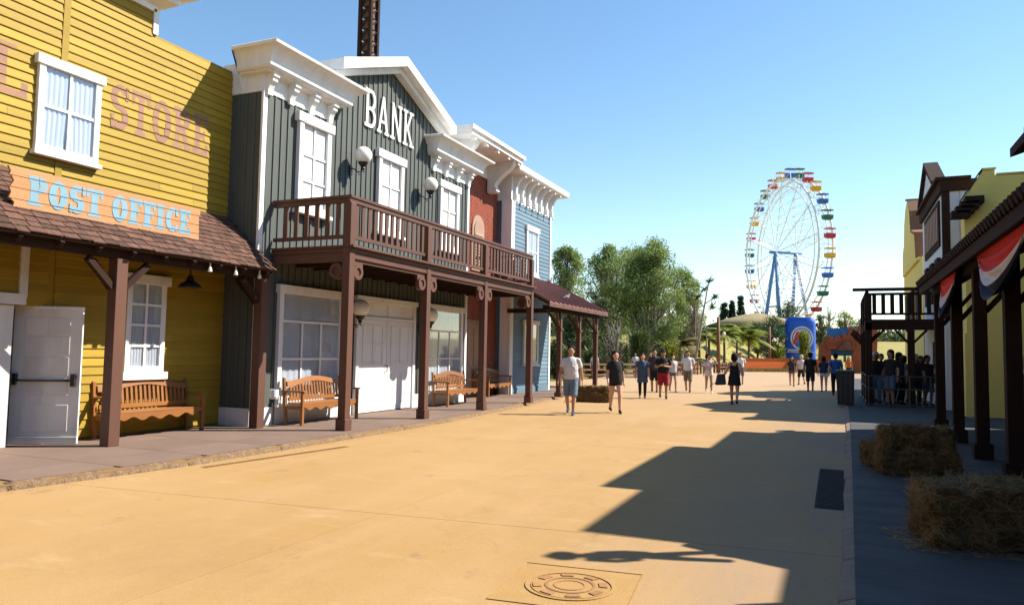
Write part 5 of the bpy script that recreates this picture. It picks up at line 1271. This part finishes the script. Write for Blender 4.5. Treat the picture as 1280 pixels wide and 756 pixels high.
for i in range(NG):
    a = 2*PI*i/NG+.02; mb = MB()
    mb.tube([WP(a, RR, -sp), WP(a, RR, sp)], .05, 5)
    for s in (-1, 1):
        for da in (-.09, .09): mb.tube([WP(a+da, RR, s*sp), WP(a, RGo, s*sp*.75)], .035, 4)
        mb.tube([WP(a, RR*.9, s*sp), WP(a+PI/NG, RR, s*sp), WP(a+2*PI/NG, RR*.9, s*sp)], .03, 4)
    mb.build('strut', M['steel'], wh)
MB().tube([C0-nn*3.2, C0+nn*3.2], .26, 12).build('axle', M['wheelblue'], wh, smooth=True)
for s in (-1, 1):
    for d in (-1, 1): MB().tube([C0+nn*(s*2.0), Vector((0, 0, -.3))+nn*(s*3.0)+tt*(d*3.7)], [.3, .38], 10).build('leg', M['wheelblue'], wh, smooth=True)
    MB().tube([Vector((0, 0, C0.z*.4))+nn*(s*2.6)+tt*2.6, Vector((0, 0, C0.z*.4))+nn*(s*2.6)-tt*2.6], .15, 6).build('cross_tie', M['wheelblue'], wh)
cols = ['gondyellow', 'gondblue', 'gondgreen', 'gondred']; gmesh = {}
def gond_meshes():
    b = MB(); n = 8; pr_ = [(.75, -1.95), (1.0, -1.75), (1.06, -1.05)]
    ring_ = lambda s, z: [(s*x, s*y*.9, z) for x, y in ((1, .5), (.7, .8), (-.7, .8), (-1, .5), (-1, -.5), (-.7, -.8), (.7, -.8), (1, -.5))]
    for (s0, z0), (s1, z1) in zip(pr_, pr_[1:]): b.hexa(ring_(s0, z0), ring_(s1, z1))
    roof_ = MB().hexa(ring_(1.12, -.12), ring_(1.12, -.0)).hexa(ring_(1.0, 0), ring_(.3, .16))
    return b, roof_
gb, gr = gond_meshes()
dmeshes = {c: gb.mesh('tub') for c in cols}; rmesh = {c: gr.mesh('canopy') for c in cols}; pmesh = MB().tube([(0, 0, -1.1), (0, 0, -.1)], .035, 5).mesh('corner_post'); cmesh = MB().tube([(0, 0, -1.6), (0, 0, .1)], .05, 6).mesh('centre_pole')
ang = math.atan2(nn.y, nn.x)
for i in range(NG):
    c = cols[i % 4]; p = WP(2*PI*(i+.0)/NG-.1, RGo, 0)+Vector((0, 0, .75))
    g_ = piece('gondola', dmeshes[c], M[c], wh, p, (0, 0, ang), (.86, .86, .86))
    piece('canopy', rmesh[c], M[c], g_, (0, 0, 0)); piece('centre_pole', cmesh, M['steel'], g_, (0, 0, 0))
    for x, y in ((.95, .4), (-.95, .4), (-.95, -.4), (.95, -.4)): piece('corner_post', pmesh, M['steel'], g_, (x, y, 0))
# ================================================================== people
SK = {}
def skin(c):
    if c not in SK: SK[c] = mat('skin_%d' % len(SK), c, tuple(x*.9 for x in c), rough=.55, bump=.05, scale=8, rand=.02)
    return SK[c]
CL = {}
def cloth(c, c2=None, scale=6):
    k = (c, c2)
    if k not in CL: CL[k] = mat('cloth_%d' % len(CL), c, c2 or tuple(x*.82 for x in c), rough=.9, bump=.9, scale=scale, fine=9, bdist=.03, rand=.02, contrast=1 if not c2 else 3)
    return CL[k]
LIGHT, TAN, DARKER = (.56, .33, .23), (.42, .23, .14), (.24, .125, .075)
BLACK, NAVY, WHITE, DENIM, KHAKI, RED, BLUE, GREY = (.015, .015, .017), (.02, .03, .075), (.72, .7, .7), (.11, .17, .25), (.2, .16, .11), (.33, .02, .03), (.02, .08, .3), (.09, .09, .1)
def person(label, loc, rz, h=1.72, sk=LIGHT, top=BLACK, top2=None, sleeve=.55, bottom=DENIM, bot_len='knee', hair=(.02, .014, .01), hairtype='short', shoes=BLACK, stride=1.05, arms=('down', 'down'), fat=1.0, skirt=None, sole=True, vox=.0105, group=None, face=False, lift=0.0, fem=False, topz=.9):
    k = h/1.75
    q = thing('person', label, 'person', loc, rz, group=group, local=True); q.scale = (k, k, k)
    V3 = Vector; f = fat; sw = .165 if fem else .185
    hips = [V3((s*.092, 0, .92)) for s in (-1, 1)]; feet = []; legs = []
    for i, s in enumerate((-1, 1)):
        d = stride*(.2 if i == 0 else -.2); lz = .085 if d >= 0 else .085+.05*stride
        kn = V3((s*.1, .05+d*.45+(.02 if d < 0 else 0), .495)); an = V3((s*.095, d-.02, lz)); legs.append((hips[i], kn, an)); feet.append((an, d))
    body = MB()
    body.tube([(0, 0, .84), (0, 0, .95), (0, .005, 1.08), (0, .005, 1.22), (0, 0, 1.36), (0, -.01, 1.425), (0, -.01, 1.47)],
              [(.1, .15), (.112*f, .163*f), (.098*f, .138*f), (.108*f, .148*f), (.1, .165), (.085, sw-.03), (.06, .07)], 16)
    body.tube([(0, -.01, 1.42), (0, .0, 1.5), (0, .01, 1.58)], [.06, .053, .053], 12)
    body.ell((0, .012, 1.645), (.078, .096, .112), 16, 12).ell((0, .035, 1.585), (.052, .06, .055), 12, 8).ell((0, .108, 1.632), (.013, .02, .022), 8, 6).ell((0, .098, 1.592), (.024, .014, .012), 8, 6).ell((0, .1, 1.667), (.05, .012, .01), 8, 6)
    for s in (-1, 1): body.ell((s*.075, .0, 1.635), (.011, .02, .031), 8, 6)
    wr = []
    for i, s in enumerate((-1, 1)):
        sh = V3((s*sw, -.01, 1.39)); a = arms[i]; swg = -(.2 if i == 0 else -.2)*stride
        if a == 'down': el, w_ = sh+V3((s*.06*f, -.03+swg*.35, -.28)), sh+V3((s*.085*f, .06+swg*.8, -.52))
        elif a == 'fold': el, w_ = sh+V3((s*.09, .03, -.27)), V3((-s*.03, .23, 1.2+.03*s))
        elif a == 'head': el, w_ = sh+V3((s*.2, .1, -.04)), V3((s*.13, .07, 1.6))
        elif a == 'bent': el, w_ = sh+V3((s*.09, -.05, -.27)), sh+V3((s*.1, .17, -.2))
        elif a == 'hold': el, w_ = sh+V3((s*.1, -.03, -.27)), sh+V3((s*.2, .08, -.42))
        elif a == 'lap': el, w_ = sh+V3((s*.06, .05, -.27)), sh+V3((-s*.02, .24, -.36))
        body.tube([sh+V3((-s*.05, 0, .0)), sh, sh.lerp(el, .5), el, el.lerp(w_, .35), w_], [.052*f, .056*f, .049*f, .041, .04, .027], 12)
        d = (w_-el).normalized(); side = d.cross(V3((s, 0, 0)))
        side = V3((0, 1, 0))-d*d.y if side.length < .1 else side; fw_ = (V3((0, 1, 0))-d*d.y); fw_ = fw_.normalized() if fw_.length > .05 else V3((0, 0, 1)); nr = d.cross(fw_)
        pc = w_+d*.05; body.tube([w_-d*.01, w_+d*.03, w_+d*.085], [(.022, .026), (.024, .04), (.02, .036)], 10) if False else None
        body.hexa([w_+fw_*a_*.026+nr*b_*.017 for a_, b_ in ((-1, -1), (1, -1), (1, 1), (-1, 1))], [w_+d*.09+fw_*a_*.04+nr*b_*.013 for a_, b_ in ((-1, -1), (1, -1), (1, 1), (-1, 1))])
        inn = nr*(-s if nr.x*s > 0 else s)*1.0; inn = inn.normalized()
        for j, L in enumerate((.068, .078, .074, .058)):
            o = w_+d*.085+fw_*(.031-.0205*j); body.tube([o, o+d*L*.55+inn*.006, o+d*L*.95+inn*.025], [.0095, .009, .0075], 7)
        o = w_+d*.03+fw_*.03; body.tube([o, o+d*.035+fw_*.028+inn*.008, o+d*.065+fw_*.034+inn*.016], [.0115, .0105, .009], 7)
        wr.append((sh, el, w_))
    for (a, b, c), (an, d) in zip(legs, feet):
        body.tube([a+V3((0, 0, .03)), a.lerp(b, .35), b, b.lerp(c, .3)+V3((0, -.012, 0)), c], [.095*f**.5, .084*f**.5, .058, .056, .037], 12)
        body.tube([c+V3((0, -.03, -.03)), c+V3((0, .06, -.045)), c+V3((0, .15, -.062))], [(.04, .035), (.032, .04), (.02, .035)], 10)
    def headfix(mb, cut):
        for i_, v in enumerate(mb.v):
            if v[2] > cut and abs(v[0]) < .2 and abs(v[1]) < .24 and (name_ok or abs(v[0]) < .115):
                s_ = 1.07 if v[2] > 1.54 else 1+.07*(v[2]-cut)/(1.54-cut+1e-6) if v[2] > cut else 1
                mb.v[i_] = (v[0]*s_, v[1]*s_, 1.53+(v[2]-1.53)*1.05-.03 if v[2] > 1.53 else v[2]-.03*(v[2]-cut)/(1.53-cut))
        return mb
    name_ok = False; headfix(body, 1.5); name_ok = True
    def rm(mb, name, m_, vx):
        o = mb.build(name, m_, q, smooth=True); r_ = o.modifiers.new('remesh', 'REMESH'); r_.mode = 'VOXEL'; r_.voxel_size = vx; r_.use_smooth_shade = True
        s_ = o.modifiers.new('smooth', 'SMOOTH'); s_.factor = .5; s_.iterations = 2; return o
    rm(body, 'body', skin(sk), vox*.82 if face else vox)
    # shirt
    t = MB(); zt = topz
    t.tube([(0, 0, zt), (0, .004, 1.0), (0, .008, 1.1), (0, .008, 1.22), (0, .003, 1.34), (0, -.008, 1.42), (0, -.008, 1.468)],
           [(.128*f, .178*f), (.13*f, .178*f), (.125*f, .165*f), (.13*f, .17*f), (.122, .178), (.1, sw-.03), (.072, .078)], 18)
    if sleeve > 0:
        for sh, el, w_ in wr: t.tube([sh+V3((-.06 if sh.x > 0 else .06, 0, .012)), sh+V3((0, 0, .004)), sh.lerp(el, sleeve), sh.lerp(el, sleeve+.12)], [.058, .062*f**.5, .064*f**.5, .066*f**.5], 12)
    if skirt:
        t.tube([(0, 0, 1.0), (0, 0, .9), (0, 0, skirt)], [(.135, .178), (.14, .19), (.16, .225)], 18)
    if sleeve < 0:   # strap top: open shoulders
        t = MB(); t.tube([(0, 0, zt), (0, .004, 1.0), (0, .006, 1.1), (0, .006, 1.22), (0, .003, 1.34)], [(.122, .172), (.125, .172), (.115, .15), (.122, .158), (.112, .165)], 18)
        for s in (-1, 1): t.tube([(s*.1, .09, 1.32), (s*.105, .03, 1.455), (s*.1, -.08, 1.4), (s*.08, -.1, 1.3)], .02, 8)
        if skirt: t.tube([(0, 0, 1.0), (0, 0, .9), (0, 0, skirt)], [(.135, .178), (.14, .19), (.165, .23)], 18)
    so = rm(t, 'dress' if skirt else 'shirt', cloth(top, top2), vox*1.25)
    # bottoms
    if bottom:
        p = MB(); p.tube([(0, 0, .82), (0, 0, .92), (0, 0, 1.0)], [(.118*f, .17*f), (.128*f, .178*f), (.118*f, .163*f)], 16)
        for (a, b, c) in legs:
            if bot_len == 'long': p.tube([a+V3((0, 0, .02)), a.lerp(b, .4), b, b.lerp(c, .5), c+V3((0, 0, .03))], [.105*f**.5, .1, .078, .072, .062], 12)
            elif bot_len == 'leggings': p.tube([a+V3((0, 0, .02)), a.lerp(b, .4), b, b.lerp(c, .3)+V3((0, -.012, 0)), c], [.104, .092, .066, .064, .045], 12)
            else:
                u = {'knee': 1.05, 'mid': .6, 'short': .36}[bot_len]; e = a.lerp(b, u)
                p.tube([a+V3((0, 0, .02)), a.lerp(e, .5), e], [.104*f**.5, .096*f**.5, .086*f**.3 if u > .8 else .096], 14)
        rm(p, 'trousers' if bot_len == 'long' else 'leggings' if bot_len == 'leggings' else 'shorts', cloth(bottom), vox*1.25)
    # shoes
    for (an, d) in feet:
        s_ = MB().tube([an+V3((0, -.065, -.04)), an+V3((0, -.04, -.03)), an+V3((0, .03, -.035)), an+V3((0, .1, -.052)), an+V3((0, .185, -.062))], [(.03, .03), (.048, .042), (.045, .044), (.032, .047), (.018, .034)], 12)
        s_.tube([an+V3((0, -.005, -.02)), an+V3((0, -.005, .025))], .05, 10)
        sh_ = s_.build('shoe', cloth(shoes), q, smooth=True)
        sd = sh_.modifiers.new('sub', 'SUBSURF'); sd.levels = 1; sd.render_levels = 1
    # hair
    hm = mat('hair_%s' % label[:12], hair, tuple(x*.6 for x in hair), rough=.85, spec=.15, bump=.5, scale=30, fine=120, rand=0)
    hb = MB()
    if hairtype in ('short', 'long', 'bob', 'bun'):
        hb.ell((0, -.024, 1.69), (.096, .112, .1), 18, 12)
        if hairtype == 'short': hb.ell((0, -.05, 1.63), (.092, .08, .085), 14, 9)
        if hairtype == 'long': hb.ell((0, -.07, 1.55), (.108, .075, .2), 14, 10).tube([(.07, -.0, 1.66), (.09, .0, 1.56), (.09, .01, 1.43)], [.025, .03, .018], 8).tube([(-.07, -.0, 1.66), (-.09, .0, 1.56), (-.09, .01, 1.43)], [.025, .03, .018], 8)
        if hairtype == 'bob': hb.ell((0, -.05, 1.61), (.108, .09, .12), 14, 9)
        if hairtype == 'bun': hb.ell((0, -.05, 1.63), (.078, .06, .07), 14, 9).ell((0, -.09, 1.74), .05, 10, 8)
    if hairtype == 'curly':
        r_ = random.Random(5); hb.ell((0, -.03, 1.68), (.12, .11, .12), 14, 10)
        for i in range(46):
            a, b = r_.random()*2*PI, r_.uniform(-.5, 1.3); v = V3((.13*math.cos(a)*math.cos(b), -.04+.11*math.sin(a)*math.cos(b), 1.67+.12*math.sin(b)))
            if v.y < .05 or v.z > 1.72: hb.ell(v, .035, 7, 5)
    if hairtype == 'cap':
        hb.ell((0, -.005, 1.7), (.098, .114, .09), 18, 12).ell((0, .12, 1.705), (.07, .075, .012), 14, 6, Matrix.Rotation(rad(-12), 3, 'X')).ell((0, -.05, 1.63), (.092, .08, .07), 14, 9)
    headfix(hb, 1.0) if hairtype != 'long' else headfix(hb, 1.3)
    ho = rm(hb, 'cap' if hairtype == 'cap' else 'hair', hm, .011)
    if face:
        for s in (-1, 1): headfix(MB().ell((s*.03, .099, 1.648), (.012, .008, .006), 8, 6), 1.3).build('eye', M['dark'], q, smooth=True)
        headfix(MB().ell((0, .109, 1.592), (.02, .008, .005), 8, 6), 1.3).build('mouth', skin((.35, .14, .11)), q, smooth=True)
    return q
def toward(p, a=0.0): return math.atan2(-p.y, -p.x)-PI/2+rad(a)
def away(p, a=0.0): return math.atan2(p.y, p.x)-PI/2+rad(a)
WG = 'people walking in the street'
def walk_p(label, px, py, h, dirn='cam', ang=0, z=0.0, **k):
    p = gnd(px, py, z); p.z = z
    return person(label, p, toward(p, ang) if dirn == 'cam' else away(p, ang), h, group=WG, **k), p
walk_p('man in a pale grey T-shirt and denim shorts walking nearest to the balcony', 713, 518, 1.77, ang=-8, top=(.62, .6, .63), bottom=(.13, .19, .26), bot_len='knee', shoes=(.03, .05, .16), fat=1.13, face=True, vox=.009, sk=TAN)
walk_p('woman in black T-shirt and short shorts beside the nearest man', 769, 516, 1.66, ang=12, top=(.018, .018, .02), bottom=BLACK, bot_len='short', hairtype='bob', shoes=(.02, .02, .03), face=True, vox=.009, fem=True, fat=1.1, topz=.84, sk=LIGHT)
walk_p('woman in long blue top over black leggings', 803, 497.5, 1.6, top=(.05, .1, .17), skirt=.62, bottom=BLACK, bot_len='leggings', hair=(.09, .03, .015), hairtype='bob', shoes=(.4, .38, .36), stride=.3, fat=1.12, face=True, fem=True, sk=LIGHT)
walk_p('man in black T-shirt, red shorts and cap with folded hands', 829, 498, 1.76, top=BLACK, bottom=RED, bot_len='knee', hair=(.015, .015, .016), hairtype='cap', arms=('fold', 'fold'), fat=1.22, stride=.7, face=True, sk=TAN, ang=5)
walk_p('man in dark grey T-shirt behind the man with red shorts', 818, 490, 1.79, top=(.05, .05, .06), bottom=BLACK, bot_len='knee', stride=.5, sk=TAN)
walk_p('woman in white top and denim shorts partly behind the red shorts man', 841, 490, 1.58, top=(.6, .58, .6), bottom=(.1, .13, .18), bot_len='short', hairtype='long', hair=(.03, .018, .012), fem=True, sk=LIGHT, shoes=WHITE, ang=15)
walk_p('man in white printed T-shirt and khaki shorts', 860, 490, 1.76, top=(.74, .72, .73), bottom=KHAKI, bot_len='knee', sk=TAN, ang=-6, fat=1.04)
walk_p('woman in white floral playsuit shading her face with one hand', 886, 491, 1.62, top=(.74, .7, .68), top2=(.5, .3, .27), bottom=(.74, .7, .68), bot_len='short', hairtype='curly', shoes=WHITE, arms=('head', 'down'), fem=True, sk=TAN, ang=6)
q, p = walk_p('woman in black strap dress walking away from the camera', 918, 506, 1.66, 'away', top=BLACK, sleeve=-1, skirt=.66, bottom=BLACK, bot_len='short', hairtype='bob', hair=(.03, .015, .01), arms=('hold', 'bent'), fem=True, sk=LIGHT, fat=1.08, ang=-4)
# bag hanging from her left arm
d = Vector((-p.x, -p.y, 0)).normalized(); rgt = Vector((p.y, -p.x, 0)).normalized()
bg_ = thing('shoulder_bag', 'dark grey bag hanging from the arm of the woman in black dress', 'bag', p-rgt*.42+Vector((0, 0, .62)), rz=math.atan2(rgt.y, rgt.x), local=True)
MB().hexa([(-.19, -.08, 0), (.17, -.08, .02), (.17, .08, .02), (-.19, .08, 0)], [(-.12, -.05, .36), (.13, -.05, .38), (.13, .05, .38), (-.12, .05, .36)]).build('bag_body', cloth((.045, .05, .07)), bg_, bevel=.05)
MB().tube([(-.1, 0, .34), (-.02, 0, .5), (.12, 0, .52), (.12, 0, .36)], .014, 6).build('strap', cloth(BLACK), bg_); MB().tube([(-.15, -.03, .08), (-.3, -.03, .02), (-.34, -.03, -.05)], .01, 5).build('loose_strap', cloth(BLACK), bg_)
walk_p('man in white shirt seen behind the woman in black dress', 926, 480, 1.74, top=WHITE, bottom=GREY, sk=TAN)
walk_p('woman in dark top and patterned shorts left of the far walkers', 990, 483, 1.6, top=(.03, .025, .03), bottom=(.12, .06, .09), bot_len='short', hairtype='long', fem=True, sk=TAN)
walk_p('person in white shirt and white cap behind the far walkers', 1002, 481, 1.68, 'away', top=(.66, .6, .6), bottom=BLACK, hair=(.6, .5, .5), hairtype='cap', ang=20, sk=TAN)
walk_p('man in black T-shirt and black shorts walking away at far right', 1013, 489.5, 1.78, 'away', top=BLACK, bottom=BLACK, sk=DARKER, fat=1.1)
walk_p('woman in navy top and white shorts walking away', 1030, 490, 1.62, 'away', top=NAVY, bottom=(.6, .62, .68), bot_len='short', hairtype='bob', fem=True, sk=LIGHT)
walk_p('man in bright blue T-shirt walking away beside the bin', 1045, 494.5, 1.76, 'away', top=(.02, .09, .3), bottom=(.012, .012, .02), bot_len='long', sk=TAN, fat=1.06)
walk_p('person in orange top near the rock gateway', 1061, 474, 1.62, top=(.6, .12, .02), bottom=BLACK, bot_len='long', hairtype='long', fem=True, sk=TAN)
walk_p('distant person in white among the plants behind the woman in blue', 794, 471, 1.66, top=WHITE, bottom=DENIM, vox=.014)
walk_p('distant person in pale shirt by the fence behind the woman in black', 743, 474, 1.62, top=(.45, .5, .62), bottom=DENIM, vox=.014)
walk_p('distant person in red top behind the folded-hands man', 813, 472, 1.7, top=(.35, .06, .05), bottom=BLACK, vox=.014, sk=TAN)
# queue in the shade under the right balcony
CG = 'people queueing under the right balcony'
rp = random.Random(12)
crowd = [(1.2, 27.4, 'black T-shirt and white cap at the front corner of the queue', BLACK, 'cap', (.6, .58, .55)), (1.62, 27.2, 'black shirt, second from the corner of the queue', (.02, .02, .024), 'short', (.02, .014, .01)),
         (1.95, 28.0, 'grey T-shirt in the middle of the shaded queue', (.08, .08, .09), 'bob', (.03, .018, .012)), (2.35, 27.3, 'dark shirt and pale cap in the shaded queue', (.025, .02, .025), 'cap', (.55, .5, .48)),
         (2.75, 27.9, 'brown shirt near the wall in the shaded queue', (.07, .04, .03), 'short', (.02, .014, .01)), (3.0, 27.2, 'dark blue shirt at the wall end of the queue', NAVY, 'short', (.02, .014, .01)),
         (1.3, 29.2, 'dark red shirt at the back of the shaded queue', (.12, .02, .02), 'short', (.02, .014, .01)), (2.2, 29.6, 'white shirt at the back of the shaded queue', (.4, .39, .4), 'bob', (.03, .018, .012)),
         (1.75, 28.7, 'olive shirt behind the second person of the queue', (.06, .06, .03), 'short', (.02, .014, .01)), (2.65, 28.9, 'purple top in the shaded queue behind the pale cap', (.06, .02, .07), 'long', (.03, .018, .012)), (1.5, 30.2, 'orange top at the far end of the shaded queue', (.3, .08, .02), 'short', (.02, .014, .01))]
for x, yy, lab, c, ht, hc_ in crowd:
    person('person in '+lab, (x, yy, .062), rad(rp.uniform(0, 360)), rp.uniform(1.6, 1.8), sk=rp.choice((LIGHT, TAN, DARKER)), top=c, bottom=rp.choice((BLACK, DENIM, GREY)), bot_len=rp.choice(('long', 'knee')), hair=hc_, hairtype=ht, stride=.15, group=CG, vox=.013)
person('person in brown top standing by the porch post at the right edge', (2.62, 13.15, .062), rad(100), 1.62, sk=TAN, top=(.1, .05, .04), bottom=BLACK, bot_len='long', hairtype='bob', stride=.1, vox=.011)
for o in bpy.data.objects:
    if '_off' in o: del o['_off']
